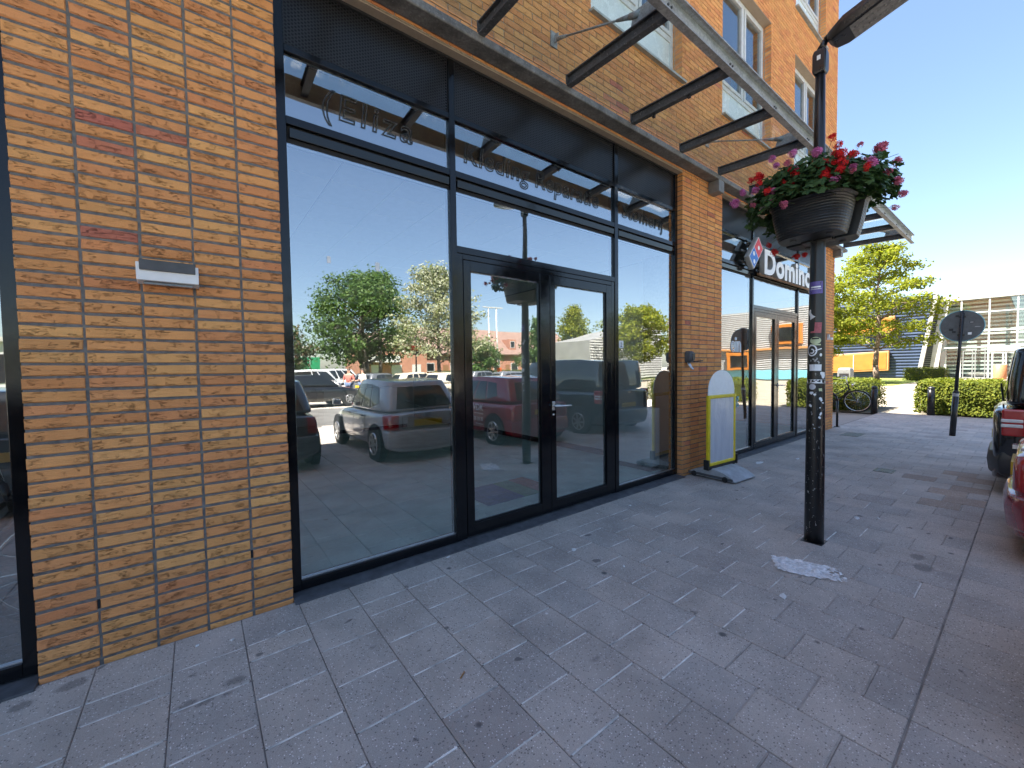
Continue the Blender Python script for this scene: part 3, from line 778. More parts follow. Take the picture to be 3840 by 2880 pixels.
# ------------------------------------------------------------------ glass canopy
can = thing('glass_canopy', 'steel and glass canopy running above both shop fronts', 'canopy')
MB().box(-3.0, 12.62, -0.155, -0.004, 4.05, 4.118).build('wall_beam', 'beam_steel', can, bevel=.012, seg=3)
ch = MB()
prof = [(-1.171, 4.03), (-1.229, 4.03), (-1.229, 4.042), (-1.180, 4.042), (-1.180, 4.196), (-1.229, 4.196), (-1.229, 4.208), (-1.171, 4.208)]
def sl(y): return -0.045 * (-.157 - y) / 1.013     # the roof falls towards the street
def sbox(b, x0, x1, y0, y1, z0, z1):
    return b.hexa([(x0, y0, z0 + sl(y0)), (x1, y0, z0 + sl(y0)), (x1, y1, z0 + sl(y1)), (x0, y1, z0 + sl(y1))], [(x0, y0, z1 + sl(y0)), (x1, y0, z1 + sl(y0)), (x1, y1, z1 + sl(y1)), (x0, y1, z1 + sl(y1))])
ch.loft([[(-3.0, y, z) for y, z in prof], [(12.85, y, z) for y, z in prof]])
chan = ch.build('outer_channel', 'galv', can)
RX = [3.488 + .979 * k for k in range(-6, 10)]
for x in RX:
    rf = sbox(sbox(sbox(MB(), x - .004, x + .004, -1.170, -.157, 4.112, 4.19), x - .03, x + .03, -1.170, -.157, 4.10, 4.1118), x - .03, x + .03, -1.170, -.157, 4.1902, 4.2)
    r_ = rf.build('rafter', 'galv_dark', can)
    box('end_plate', 'galv_dark', r_, x - .035, x + .035, -.1575, -.150, 4.119, 4.205)
    for s in (-.022, .022):
        MB().cyl((x + s, -1.180, 4.125), (x + s, -1.190, 4.125), .010, n=6).build('bolt', 'galv_dark', chan)
    if abs(x - 4.467) < .01:
        for yy in (-.42, -.80): MB().box(x - .008, x + .008, yy - .012, yy + .012, 4.062, 4.0995 + sl(yy)).box(x - .013, x + .013, yy - .006, yy + .02, 4.047, 4.0625).build('clip', 'black_plastic', r_)
for a, b in zip(RX[:-1], RX[1:]):
    sbox(MB(), a + .004, b - .004, -1.225, -.10, 4.2035, 4.2125).build('pane', 'canopy_glass', can)
sbox(MB(), RX[-1] + .004, 12.84, -1.225, -.10, 4.2035, 4.2125).build('pane', 'canopy_glass', can)
for x in (0.563, 6.4575, 12.15):
    MB().box(x - .03, x + .12, -.152, -.001, 3.89, 4.049).build('bracket', 'grey_zinc', can, bevel=.003)
for x in (RX[3], RX[6], RX[9], RX[12], RX[15]):
    a = Vector((x - .045, -.012, 4.60)); b = Vector((x, -.92, 4.245)); d = (b - a).normalized()
    tr = MB().cyl(a + d * .16, b - d * .2, .009, n=8).build('tie_rod', 'galv', can, smooth=True)
    MB().cyl(a + d * .05, a + d * .17, .020, .012, 10).cyl(b - d * .22, b - d * .08, .012, .022, 10).cyl(b - d * .09, b, .024, .028, 10).build('fork', 'galv', tr, smooth=True)
    box('wall_plate', 'galv', tr, x - .085, x - .005, -.014, -.0005, 4.53, 4.67)
    box('lug', 'galv', tr, x - .051, x - .039, -.07, -.0145, 4.56, 4.63)
    MB().hexa([(x - .003, -1.13, 4.160), (x + .003, -1.13, 4.160), (x + .003, -.84, 4.172), (x - .003, -.84, 4.172)], [(x - .003, -1.05, 4.29), (x + .003, -1.05, 4.29), (x + .003, -.87, 4.29), (x - .003, -.87, 4.29)]).build('gusset', 'galv', tr)

# ================================================================== THINGS ON THE FACADE
wl_ = thing('wall_light', 'white wedge wall light with grey top plate on the near brick pier', 'wall light', (0.5475, 0, 1.95))
MB().hexa([(-.127, -.003, 0.0), (.127, -.003, 0.0), (.127, -.07, .012), (-.127, -.07, .012)][::-1], [(-.127, -.003, .108), (.127, -.003, .108), (.127, -.085, .100), (-.127, -.085, .100)][::-1]).build('housing', 'white_plastic', wl_, bevel=.003)
MB().hexa([(-.113, -.0745, .062), (.113, -.0745, .062), (.113, -.0895, .062), (-.113, -.0895, .062)][::-1], [(-.113, -.003, .1085), (.113, -.003, .1085), (.113, -.094, .114), (-.113, -.094, .114)][::-1]).build('top_plate', 'dark_grey_plastic', wl_, bevel=.002)
MB().box(-.10, .10, -.06, -.012, -.006, .004).build('diffuser', 'led_glass', wl_)
w2 = thing('wall_light', 'small white wall light on the far corner pier', 'wall light', (11.80, 0, 2.02))
MB().box(-.02, .10, -.085, -.003, 0, .05).build('housing', 'white_plastic', w2, bevel=.004)
MB().box(-.02, .06, -.04, -.003, .0505, .12).build('top_plate', 'grey_frame', w2, bevel=.004)

ds = thing('soap_dispenser', 'grey lever soap dispenser on the brick pier by the pavement sign', 'dispenser', (5.865, 0, 1.43))
rings = []
for z, w, d in ((.10, .052, .070), (.13, .060, .088), (.20, .060, .094), (.235, .052, .085), (.25, .034, .06)):
    rings.append([(-w, -.003, z), (-w, -d * .8, z), (-w * .6, -d, z), (w * .6, -d, z), (w, -d * .8, z), (w, -.003, z)])
MB().loft(rings).build('housing', 'dark_grey_plastic', ds, bevel=.005)
MB().hexa([(-.02, -.098, .13), (.035, -.098, .13), (.035, -.085, .13), (-.02, -.085, .13)], [(-.02, -.100, .215), (.035, -.100, .215), (.035, -.085, .215), (-.02, -.085, .215)]).build('window', 'black_plastic', ds, bevel=.003)
MB().loft([[(-.032, -.02, .10), (-.032, -.032, .10), (.032, -.032, .10), (.032, -.02, .10)], [(-.030, -.045, .05), (-.030, -.057, .05), (.030, -.057, .05), (.030, -.045, .05)], [(-.02, -.085, .002), (-.02, -.095, .008), (.02, -.095, .008), (.02, -.085, .002)]]).build('lever', 'alu', ds, bevel=.004)
MB().tube([(0.05, -.05, .112), (.12, -.075, .114), (.235, -.10, .120)], .008).build('arm', 'black_plastic', ds, smooth=True)

# ------------------------------------------------------------------ shop sign of the pizza shop
sg = thing('shop_sign', 'raised white letters with red and blue domino logo on the far shop', 'sign', (0, 0, 0))
c4 = [Vector((7.99, 0, 3.59)), Vector((8.176, 0, 3.41)), Vector((7.81, 0, 3.03)), Vector((7.62, 0, 3.19))]
def slab(pts, y0, y1, name, mat, par, bev=0.0):
    return MB().hexa([(p.x, y0, p.z) for p in pts], [(p.x, y1, p.z) for p in pts]).build(name, mat, par, bevel=bev)
# true rectangle: the tile is turned 45 degrees
ax = (c4[1] - c4[2]).normalized(); ay = Vector((-ax.z, 0, ax.x)); cc = (c4[0] + c4[1] + c4[2] + c4[3]) / 4
def rp(a, b): return cc + ax * a + ay * b
hw, hh = .262, .135
bx_ = slab([rp(-hw, -hh), rp(hw, -hh), rp(hw, hh), rp(-hw, hh)], .028, -.055, 'logo_box', 'sign_side', sg, .018)
slab([rp(-hw + .012, -hh + .012), rp(hw - .012, -hh + .012), rp(hw - .012, hh - .012), rp(-hw + .012, hh - .012)], -.0553, -.057, 'logo_border', 'lettering_white', bx_)
slab([rp(.006, -hh + .022), rp(hw - .024, -hh + .022), rp(hw - .024, hh - .022), rp(.006, hh - .022)], -.0572, -.0585, 'logo_red', 'logo_red', bx_)
slab([rp(-hw + .024, -hh + .022), rp(-.006, -hh + .022), rp(-.006, hh - .022), rp(-hw + .024, hh - .022)], -.0572, -.0585, 'logo_blue', 'logo_blue', bx_)
for a, b in ((.125, 0), (-.085, .048), (-.165, -.048)):
    q = rp(a, b); MB().cyl((q.x, -.0586, q.z), (q.x, -.0600, q.z), .036, n=20).build('logo_dot', 'lettering_white', bx_)
tx = text_mesh('lettering', "Domino's", 0.545, 'lettering_white', sg, (8.20, -.058, 3.03), fr, extrude=.0, offset=.021, spacing=1.05)
xs_ = [v.co.x for v in tx.data.vertices]; tx.scale.x = 2.72 / (max(xs_) - min(xs_))
tb = text_mesh('lettering_side', "Domino's", 0.545, 'sign_side', sg, (8.20, -.0175, 3.03), fr, extrude=.039, offset=.021, spacing=1.05); tb.scale.x = tx.scale.x
MB().box(7.55, 11.2, .030, .068, 3.13, 3.16).box(7.55, 11.2, .030, .068, 3.30, 3.33).build('mounting_rail', 'black_steel', sg)
MB().box(8.15, 11.0, -.012, .03, 2.992, 3.026).build('raceway', 'wood_door', sg, bevel=.004)

# ------------------------------------------------------------------ pavement sign
ps = thing('pavement_sign', 'pavement sign with yellow frame, white arched top and grey wheeled base', 'sign', (6.15, -.32, 0), R(-4))
prof = []
for i in range(13):
    a = i / 12; y = -.33 + .66 * a
    prof.append((y, .035 + .105 * (1 - (abs(y) / .33) ** 2.2)))
def base_ring(x, k=1.0): return [(x, y * k, .018) for y, z in prof[::-1]] + [(x, y * k, max(.024, z * (0.6 + 0.4 * k))) for y, z in prof]
MB().loft([base_ring(-.255, .97), base_ring(-.235, 1), base_ring(.235, 1), base_ring(.255, .97)]).build('base', 'grey_plastic', ps, bevel=.008)
MB().box(-.262, -.256, -.30, .30, .03, .06).build('base_side', 'dark_grey_plastic', ps)
for y in (-.20, .22): MB().cyl((-.268, y, .036), (-.245, y, .036), .036, n=18).cyl((.245, y, .036), (.268, y, .036), .036, n=18).build('wheel', 'rubber', ps, smooth=False, bevel=.004)
MB().box(-.345, -.315, -.035, .035, .13, .26).build('bracket', 'black_plastic', ps, bevel=.004)
MB().box(.345, .375, -.035, .035, .13, .26).build('bracket', 'black_plastic', ps, bevel=.004)
MB().box(-.30, .33, -.022, .022, .125, .165).build('foot_rail', 'black_plastic', ps, bevel=.004)
fx0, fx1, fz0, fz1 = -.315, .345, .170, 1.095
fm = MB().box(fx0, fx0 + .045, -.022, .022, fz0, fz1).box(fx1 - .045, fx1, -.022, .022, fz0, fz1).box(fx0 + .045, fx1 - .045, -.022, .022, fz0, fz0 + .045).box(fx0 + .045, fx1 - .045, -.022, .022, fz1 - .045, fz1)
fm.build('frame', 'yellow_paint', ps, bevel=.012, seg=3)
g = MB(); NX, NZ = 14, 22; vs = []; fs = []
for j in range(NZ + 1):
    for i in range(NX + 1):
        x = fx0 + .04 + (fx1 - fx0 - .08) * i / NX; z = fz0 + .04 + (fz1 - fz0 - .08) * j / NZ
        d = noise.noise(Vector((x * 5, 3.1, z * 3.5))) * .010 + noise.noise(Vector((x * 14, 7.7, z * 6))) * .004
        vs.append((x, -.012 + d * min(1, 4 * i / NX, 4 * (NX - i) / NX), z))
for j in range(NZ):
    for i in range(NX): q = j * (NX + 1) + i; fs.append((q, q + 1, q + NX + 2, q + NX + 1))
g.add(vs, fs); g.build('panel', 'dented_sheet', ps, smooth=True)
box('panel_back', 'white_plastic', ps, fx0 + .04, fx1 - .04, .004, .010, fz0 + .04, fz1 - .04)
ar = []
for i in range(25):
    a = math.pi * i / 24; ar.append((.015 - .318 * math.cos(a), .325 * (math.sin(a) ** .8) + fz1 + .0005))
MB().hexa([(x, -.004, z) for x, z in ar], [(x, .004, z) for x, z in ar]).build('header', 'white_plastic', ps)

# ------------------------------------------------------------------ lamp post
lp = thing('lamp_post', 'black street lamp post covered in stickers before the empty shop', 'lamp post', (4.69, -1.775, 0))
rr = [(-.05, .069), (.30, .0675), (1.0, .0645), (1.8, .0585), (2.6, .048), (3.2, .0395), (3.84, .033)]
N = 28
MB().loft([[(r_ * math.cos(2 * math.pi * i / N), r_ * math.sin(2 * math.pi * i / N), z) for i in range(N)] for z, r_ in rr]).build('pole', 'post_paint', lp, smooth=True)
MB().loft([[(x * s, y * s, z) for x, y in ((-.046, -.046), (.046, -.046), (.046, .046), (-.046, .046))] for z, s in ((3.80, .8), (3.83, 1), (3.955, 1), (3.99, .8))]).build('collar', 'black_steel', lp, bevel=.010)
box('label_plate', 'paper', lp, -.0475, -.0462, -.012, .012, 3.90, 3.935)
MB().cyl((0, 0, 3.99), (0, -.03, 4.05), .030, .022).cyl((0, -.03, 4.05), (0, -.075, 4.075), .026, .030).build('joint', 'black_steel', lp, smooth=True)
# luminaire: long flat head reaching out over the street
def head_ring(y, hw_, zb, zt):
    return [(-hw_, y, (zb + zt) / 2), (-hw_ * .86, y, zb), (hw_ * .86, y, zb), (hw_, y, (zb + zt) / 2), (hw_ * .8, y, zt), (-hw_ * .8, y, zt)]
hd = MB().loft([head_ring(-.05, .05, 4.02, 4.075), head_ring(-.09, .09, 3.985, 4.08), head_ring(-.16, .118, 3.995, 4.115), head_ring(-.50, .128, 4.09, 4.20), head_ring(-.64, .112, 4.130, 4.215), head_ring(-.68, .07, 4.145, 4.215)])
head = hd.build('luminaire', 'black_steel', lp, bevel=.012, seg=3)
lz = lambda y: 3.995 + (-.16 - y) * .2794 - .0015
MB().add([(-.088, -.20, lz(-.20)), (.088, -.20, lz(-.20)), (.094, -.50, lz(-.50)), (-.094, -.50, lz(-.50))], [(0, 1, 2, 3)]).build('lens', 'led_glass', head)
for i in range(8):
    y = -.23 - i * .032; z = lz(y) - .0005
    MB().cyl((-.035, y, z), (-.035, y, z - .004), .007, n=8).cyl((.035, y, z), (.035, y, z - .004), .007, n=8).build('led', 'grey_zinc', head)
def prad(z):
    for (a, ra), (b, rb_) in zip(rr[:-1], rr[1:]):
        if a <= z <= b: return ra + (rb_ - ra) * (z - a) / (b - a)
    return .06
VA = math.atan2(-2.893 + 1.775, .65 - 4.69)            # azimuth from the post to the camera
def sticker(name, mat, ang, z, w, h, rot=0.0, shape='rect', lift=.0012, n=10, label=None):
    """patch bent round the pole; ang in degrees, positive to the right as seen from the camera"""
    pts = []
    if shape == 'rect':
        per = [(-w / 2 + w * i / n, -h / 2) for i in range(n + 1)] + [(w / 2 - w * i / n, h / 2) for i in range(n + 1)]
    elif shape == 'disc':
        per = [(w / 2 * math.cos(2 * math.pi * i / 20), h / 2 * math.sin(2 * math.pi * i / 20)) for i in range(20)]
    else:
        rg = random.Random(shape); per = []
        for i in range(14):
            q = rg.uniform(.6, 1.1); per.append((w / 2 * q * math.cos(2 * math.pi * i / 14), h / 2 * q * math.sin(2 * math.pi * i / 14)))
    c_, s_ = math.cos(rot), math.sin(rot); m = len(per)
    vs = []
    for k in (1.0, .5):
        for (u, v) in per:
            u, v = u * k, v * k; u, v = u * c_ - v * s_, u * s_ + v * c_
            r_ = prad(z + v) + lift; a = VA + R(ang) + u / r_
            vs.append((r_ * math.cos(a), r_ * math.sin(a), z + v))
    r_ = prad(z) + lift; vs.append((r_ * math.cos(VA + R(ang)), r_ * math.sin(VA + R(ang)), z))
    fs = [(i, (i + 1) % m, m + (i + 1) % m, m + i) for i in range(m)] + [(m + i, m + (i + 1) % m, 2 * m) for i in range(m)]
    o = MB().add(vs, fs).build(name, mat, lp, smooth=True)
    if label: o['label'] = label
    return o
sticker('sticker', 'purple', -12, 2.10, .10, .098, label='purple sticker with a pale line of text')
for k in range(7): sticker('sticker_print', 'lettering_white', -42 + k * 10, 2.105, .010, .012, lift=.0022)
sticker('sticker_print', 'lettering_white', -12, 2.088, .078, .004, lift=.0022)
sticker('sticker', 'paper', -48, 1.885, .045, .075, .55, label='tilted grey paper sticker')
sticker('sticker', 'pink', 8, 1.775, .048, .085, -.06, label='torn dull red sticker')
sticker('sticker', 'pink', -22, 1.742, .05, .014, .06)
sticker('sticker', 'lime', -8, 1.672, .078, .058, 0, 'disc', label='rounded white and lime sticker')
sticker('sticker', 'black_plastic', -8, 1.688, .05, .012, lift=.0022)
sticker('sticker', 'lime', -10, 1.638, .078, .010)
# round black sticker drawn with a white ring and a sweeping mark
for k in range(20):
    a = 2 * math.pi * k / 20
    sticker('ring_mark', 'lettering_white', -30 + math.degrees(.033 / .062) * math.cos(a), 1.592 + .042 * math.sin(a), .014, .010, a + math.pi / 2, lift=.0020)
for k in range(7):
    a = R(-110 + k * 32)
    sticker('ring_mark', 'lettering_white', -30 + math.degrees(.014 / .062) * math.cos(a), 1.586 + .016 * math.sin(a), .012, .009, a + math.pi / 2, lift=.0020)
sticker('ring_mark', 'lettering_white', 12, 1.598, .048, .008, .35)
sticker('sticker', 'lettering_white', 28, 1.555, .018, .026, 0, 'disc')
sticker('sticker', 'lettering_white', -30, 1.452, .034, .052, 0.05, label='white sticker half torn away')
sticker('sticker', 'lettering_white', 10, 1.452, .050, .052, -.03)
for k, (a, z) in enumerate(((-36, 1.51), (-18, 1.52), (-4, 1.515), (4, 1.525), (12, 1.50), (-8, 1.505), (16, 1.49))): sticker('scrap', 'sign_side', a, z, .012, .020, k, 'b%d' % k)
sticker('sticker', 'lettering_white', 46, 1.395, .055, .065, .3, 'tri', label='white torn sticker on the street side')
sticker('sticker', 'lettering_white', 0, 1.340, .150, .032, 0, label='white tape band with dark dashes')
for k in range(7): sticker('dash', 'black_plastic', -62 + k * 21, 1.350, .013, .006, .3, lift=.0024)
sticker('sticker', 'dented_sheet', -24, 1.295, .050, .046, 0, 'disc', label='round silver sticker')
sticker('sticker', 'lime', 28, 1.272, .024, .022, .1)
for k, (a, z, w, h) in enumerate(((-28, 1.245, .03, .026), (-8, 1.232, .022, .02), (30, 1.195, .05, .024), (46, 1.165, .02, .012), (-34, 1.140, .026, .03), (26, 1.125, .010, .012), (30, 1.075, .020, .035), (24, 1.045, .018, .030), (-14, .985, .014, .006), (-6, .955, .014, .006))):
    sticker('scrap', 'lettering_white', a, z, w, h, k, 'c%d' % k)
box('foot_plate', 'black_steel', lp, -.075, .075, -.075, .075, -.02, .004)

# ------------------------------------------------------------------ flower baskets
pl = thing('flower_basket', 'pair of ribbed black planters clamped round the lamp post', 'planter', (4.69, -1.775, 2.485))
def half_pot(sx):
    rings = []; H = .27; n = 22; NR = 40
    def outline(z, t):
        # stadium half: long axis along y
        ly = (.215 if sx < 0 else .235) + .055 * t; dx = .245 + .045 * t; pts = []
        for i in range(n + 1):
            a = -math.pi / 2 + math.pi * i / n
            ca, sa = math.cos(a), math.sin(a)
            e = .62
            pts.append((sx * (.035 + dx * (abs(ca) ** e)), ly * (abs(sa) ** e) * (1 if sa > 0 else -1) + (.02 if sx < 0 else 0), z))
        return pts
    for k in range(NR + 1):
        t = k / NR; rib = .003 * math.sin(t * 2 * math.pi * 13)
        o_ = outline(H * t, t ** .8); cx = sx * .15
        rings.append([(x + (rib if sx * (x - cx) > 0 else 0) * sx, y * (1 + rib * 2), z) for x, y, z in o_])
    b = MB().loft(rings, cap=False)
    m = len(rings[0]); b.f.append(list(range(m))); b.mi.append(0)
    top = len(rings) - 1
    rim = [(x * 1.0, y * 1.035, H + .012) for x, y, z in outline(H, 1.05)]
    b.loft([rings[top], rim], cap=False)
    inner = [(sx * .16 + (x - sx * .16) * .93, y * .95, H - .02) for x, y, z in outline(H, 1.0)]
    b.loft([rim, inner], cap=False)
    o = len(b.v); b.v += inner; b.f.append(list(range(o, o + m))); b.mi.append(0)
    return b
half_pot(-1).build('planter_half', 'pot', pl, smooth=False, recalc=True)
half_pot(1).build('planter_half', 'pot', pl, smooth=False)
MB().box(-.06, .06, -.10, .10, -.012, .02).build('clamp', 'black_steel', pl)
for s in (-1, 1):
    for y in (-.12, .12): MB().cyl((s * .17, y, -.006), (s * .17, y, .004), .022, n=12).build('drain_plug', 'black_plastic', pl)

def geranium_leaf(b, p, nrm, size, rg):
    n = Vector(nrm).normalized(); u = n.orthogonal().normalized(); a0 = rg.uniform(0, 6.28); w = n.cross(u)
    pts = [Vector(p)]; m = 11
    for i in range(m):
        a = a0 + 2 * math.pi * (i / m) * .93
        q = size * (1.0 if i % 2 == 0 else .74) * (1 + rg.uniform(-.08, .08))
        pts.append(Vector(p) + (u * math.cos(a) + w * math.sin(a)) * q + n * (-.18 * size + rg.uniform(-.1, .1) * size))
    b.add(pts, [(0, i, i + 1) for i in range(1, m)])
def floret(b, p, nrm, size, rg):
    n = Vector(nrm).normalized(); u = n.orthogonal().normalized(); w = n.cross(u); a0 = rg.uniform(0, 6.28); vs = []; fs = []
    P = Vector(p)
    for k in range(5):
        a = a0 + k * 2 * math.pi / 5; d = u * math.cos(a) + w * math.sin(a); s_ = n.cross(d)
        o = len(vs)
        vs += [P, P + d * size * .6 + s_ * size * .26 + n * size * .15, P + d * size + n * size * .05, P + d * size * .6 - s_ * size * .26 + n * size * .15]
        fs.append((o, o + 1, o + 2, o + 3))
    b.add(vs, fs)
def geranium(label, cx, rng, n_leaf, heads, spill):
    g_ = thing('geranium_plant', label, 'flowers', (4.69 + cx, -1.775, 2.76), group=None)
    b = MB(); st = MB(); sx = 1 if cx > 0 else -1
    def surf():
        y = rng.uniform(-1, 1); x = rng.uniform(-1, 1)
        return x, y
    for _ in range(n_leaf):
        a = rng.uniform(0, 6.283); q = rng.random() ** .42
        y = .46 * q * math.sin(a); x = .27 * q * math.cos(a) + sx * .03
        top = (.25 + spill(x, y)) * (1 - q ** 2.6) + .05
        z = top * rng.uniform(.35, 1.0) if q < .82 else rng.uniform(-.02 - .05 * max(0, y / .5), .20) + spill(x, y) * .4
        if abs(x - sx * .03) < .10 and q < .82: z = top * rng.uniform(.6, 1.02)
        if y > .34: z -= (y - .34) * rng.uniform(.1, .6)
        nrm = Vector((x * 2.6 + rng.uniform(-.6, .6), y * 1.5 + rng.uniform(-.6, .6), .7 + rng.uniform(-.4, .5)))
        geranium_leaf(b, (x, y, z), nrm, rng.uniform(.020, .040), rng)
    for _ in range(60):
        a = rng.uniform(0, 6.283); q = rng.uniform(.5, 1.1); p1 = Vector((.27 * q * math.cos(a), .46 * q * math.sin(a), rng.uniform(-.06, .26)))
        st.tube([Vector((p1.x * .2, p1.y * .35, -.05)), Vector((p1.x * .7, p1.y * .75, p1.z * .7 + .04)), p1], .0018, 4)
    b.build('leaves', 'leaf_geranium', g_, recalc=False); st.build('stems', 'stem', g_)
    for (x, y, z, mat, size, cnt) in heads:
        f = MB()
        for _ in range(int(cnt * 1.25)):
            d = Vector((rng.gauss(0, 1), rng.gauss(0, 1), rng.gauss(.4, 1))).normalized()
            floret(f, d * size * rng.uniform(.35, 1.0), d + Vector((rng.uniform(-.3, .3), rng.uniform(-.3, .3), rng.uniform(-.2, .3))), size * .62, rng)
        f.build('flower_head', mat, g_, recalc=False, loc=(x, y, z))
        s2 = Vector((x, y, z)); MB().tube([Vector((x * .3, y * .5, -.02)), s2 * .8 + Vector((0, 0, .01)), s2], .0016, 4).build('flower_stalk', 'stem', g_)
    return g_
rg = random.Random(5)
# positions measured in the photograph, near plant: (x, y, z relative to the plant origin)
nearh = []
for (y, z, mt, s, c) in ((-1.24, 2.93, 'petal_pink', .036, 26), (-1.30, 3.0, 'petal_pink', .028, 18), (-1.40, 2.985, 'petal_pink', .03, 20), (-1.50, 2.88, 'petal_pink', .03, 20), (-1.365, 3.075, 'petal_red', .026, 14), (-1.42, 3.085, 'petal_red', .036, 30),
                       (-1.455, 3.01, 'petal_red', .026, 16), (-1.70, 3.01, 'petal_red', .033, 26), (-1.86, 3.02, 'petal_red', .038, 30), (-1.885, 2.945, 'petal_red', .036, 28), (-1.83, 3.12, 'petal_pink', .034, 26), (-1.58, 3.10, 'petal_pink', .026, 18), (-1.68, 3.16, 'petal_pink', .028, 18), (-1.54, 3.17, 'petal_pink', .026, 16),
                       (-1.98, 3.04, 'petal_red', .034, 26), (-1.98, 2.93, 'petal_red', .03, 20), (-1.655, 3.09, 'petal_rose', .026, 14), (-1.63, 2.79, 'petal_rose', .03, 18), (-1.40, 2.86, 'petal_rose', .022, 12), (-1.96, 3.12, 'petal_red', .026, 14), (-1.93, 3.18, 'petal_red', .026, 14)):
    s *= 1.02
    nearh.append((-.235 + rg.uniform(-.05, .03), (y + 2.893) * .964 - 2.893 + 1.775, z - 2.76 - .085, mt, s, c))
for k in range(16):
    yy = rg.uniform(-.42, .26); nearh.append((-.22 - rg.uniform(0, .06), yy, rg.uniform(.02, .20), rg.choice(('petal_red', 'petal_pink', 'petal_red', 'petal_rose')), rg.uniform(.018, .034), 14))
farh = []
for (y, z, mt, s, c) in ((-1.86, 3.22, 'petal_red', .042, 30), (-1.95, 3.19, 'petal_red', .04, 28), (-2.02, 3.14, 'petal_rose', .038, 24), (-1.72, 3.2, 'petal_red', .03, 20), (-1.77, 3.23, 'petal_red', .028, 18), (-2.08, 3.21, 'petal_rose', .03, 16), (-2.14, 3.13, 'petal_rose', .044, 26), (-2.20, 3.06, 'petal_rose', .034, 18),
                       (-2.17, 2.97, 'petal_rose', .03, 16), (-2.23, 2.87, 'petal_rose', .032, 18), (-2.24, 2.80, 'petal_rose', .03, 16), (-2.12, 2.90, 'petal_rose', .026, 14), (-2.05, 3.05, 'petal_red', .03, 18), (-2.1, 3.02, 'petal_rose', .026, 14), (-2.19, 2.72, 'petal_rose', .026, 12), (-2.0, 3.24, 'petal_rose', .026, 12),
                       (-1.42, 2.53, 'petal_red', .03, 18), (-1.52, 2.50, 'petal_red', .03, 18), (-1.62, 2.48, 'petal_red', .026, 14), (-1.38, 2.60, 'petal_red', .026, 12)):
    s *= 0.98
    farh.append((.04 + rg.uniform(-.16, .12), y + 1.775, z - 2.76 - .04, mt, s, c))
geranium('trailing geraniums with red and pink flowers in the planter half nearest the camera', -.17, rg, 1500, nearh, lambda x, y: .04 * math.sin(y * 7 + 1))
geranium('loose geraniums with dusky pink flowers in the planter half farther from the camera', .17, rg, 1500, farh, lambda x, y: .10 * max(0, -y / .4) + .03 * math.sin(y * 6))

# ------------------------------------------------------------------ traffic sign seen from behind
ts = thing('traffic_sign', 'round traffic sign seen from behind on a leaning black post', 'traffic sign', (12.65, -1.868, 0))
ts.rotation_euler = (R(2.2), 0, 0)
MB().cyl((0, 0, -.03), (0, 0, .88), .047, .047, 18).cyl((0, 0, .88), (0, 0, .92), .047, .032, 18).cyl((0, 0, .92), (0, 0, 2.50), .028, .026, 14).build('post', 'black_steel', ts, smooth=True)
MB().cyl((.035, 0, 2.20), (.042, 0, 2.20), .302, n=48).build('disc', 'sign_back', ts)
MB().torus((.0385, 0, 2.20), (1, 0, 0), .302, .008, 48, 6).build('rim', 'teal', ts, smooth=True)
for z in (2.02, 2.38): MB().box(.024, .034, -.05, .05, z - .02, z + .02).build('clamp', 'black_steel', ts)
for y, z, w, h, m_ in ((.14, 2.13, .06, .045, 'black_plastic'), (.10, 2.085, .05, .04, 'black_plastic'), (-.13, 2.27, .06, .035, 'black_plastic'), (-.13, 2.27, .045, .018, 'sign_side'), (-.115, 2.05, .05, .045, 'lettering_white'), (-.21, 2.18, .07, .012, 'sign_side'), (.07, 2.40, .05, .04, 'black_plastic')):
    MB().box(.0335 - (.0008 if m_ != 'black_plastic' else 0), .0349, y - w / 2, y + w / 2, z - h / 2, z + h / 2).build('sticker', m_, ts)
MB().cyl((0, 0, .80), (0, 0, .86), .0478, n=18).build('sticker', 'sign_side', ts)

# ------------------------------------------------------------------ bollards, bike stand, bin
def bollard(x, y, label):
    b = thing('bollard', label, 'bollard', (x, y, 0), group='black bollards at the plaza edge')
    N2 = 20
    MB().loft([[(r_ * math.cos(2 * math.pi * i / N2), r_ * math.sin(2 * math.pi * i / N2), z) for i in range(N2)] for z, r_ in ((-.03, .082), (.40, .080), (.70, .078), (.705, .066), (.73, .066), (.735, .078), (.765, .076), (.80, .055), (.812, .02))]).build('post', 'black_steel', b, smooth=True)
    MB().torus((0, 0, .718), (0, 0, 1), .067, .008, 20, 6).build('ring', 'grey_zinc', b, smooth=True)
bollard(16.62, .075, 'black bollard beside the front wheel of the bicycle')
bollard(16.98, -1.075, 'black bollard standing against the right hedge')
bk = thing('bike_stand', 'black hoop bike stand at the corner of the building', 'bike stand', (12.52, -.03, 0))
hp = [Vector((0, 0, -.02)), Vector((0, 0, .62)), Vector((0, .03, .73)), Vector((0, .10, .80)), Vector((0, .20, .82)), Vector((0, .50, .82)), Vector((0, .60, .80)), Vector((0, .67, .73)), Vector((0, .70, .62)), Vector((0, .70, -.02))]
MB().tube(hp, .024, 12).build('hoop', 'black_steel', bk, smooth=True)
MB().cyl((0, 0, 0), (0, 0, .012), .06).cyl((0, .7, 0), (0, .7, .012), .06).build('foot_plate', 'black_steel', bk)
bn = thing('litter_bin', 'grey litter bin behind the hedge left of the bicycle', 'bin', (19.6, 1.45, 0))
MB().loft([[(x * s, y * s, z) for x, y in ((-.2, -.2), (.2, -.2), (.2, .2), (-.2, .2))] for z, s in ((.25, .85), (.3, .9), (1.15, 1.0), (1.3, .92), (1.34, .7))]).build('body', 'grey_zinc', bn, bevel=.02)
MB().box(-.2, -.188, -.14, .14, 1.0, 1.13).build('opening', 'dark_void', bn); MB().cyl((0, 0, -.05), (0, 0, .3), .05).build('post', 'grey_zinc', bn)

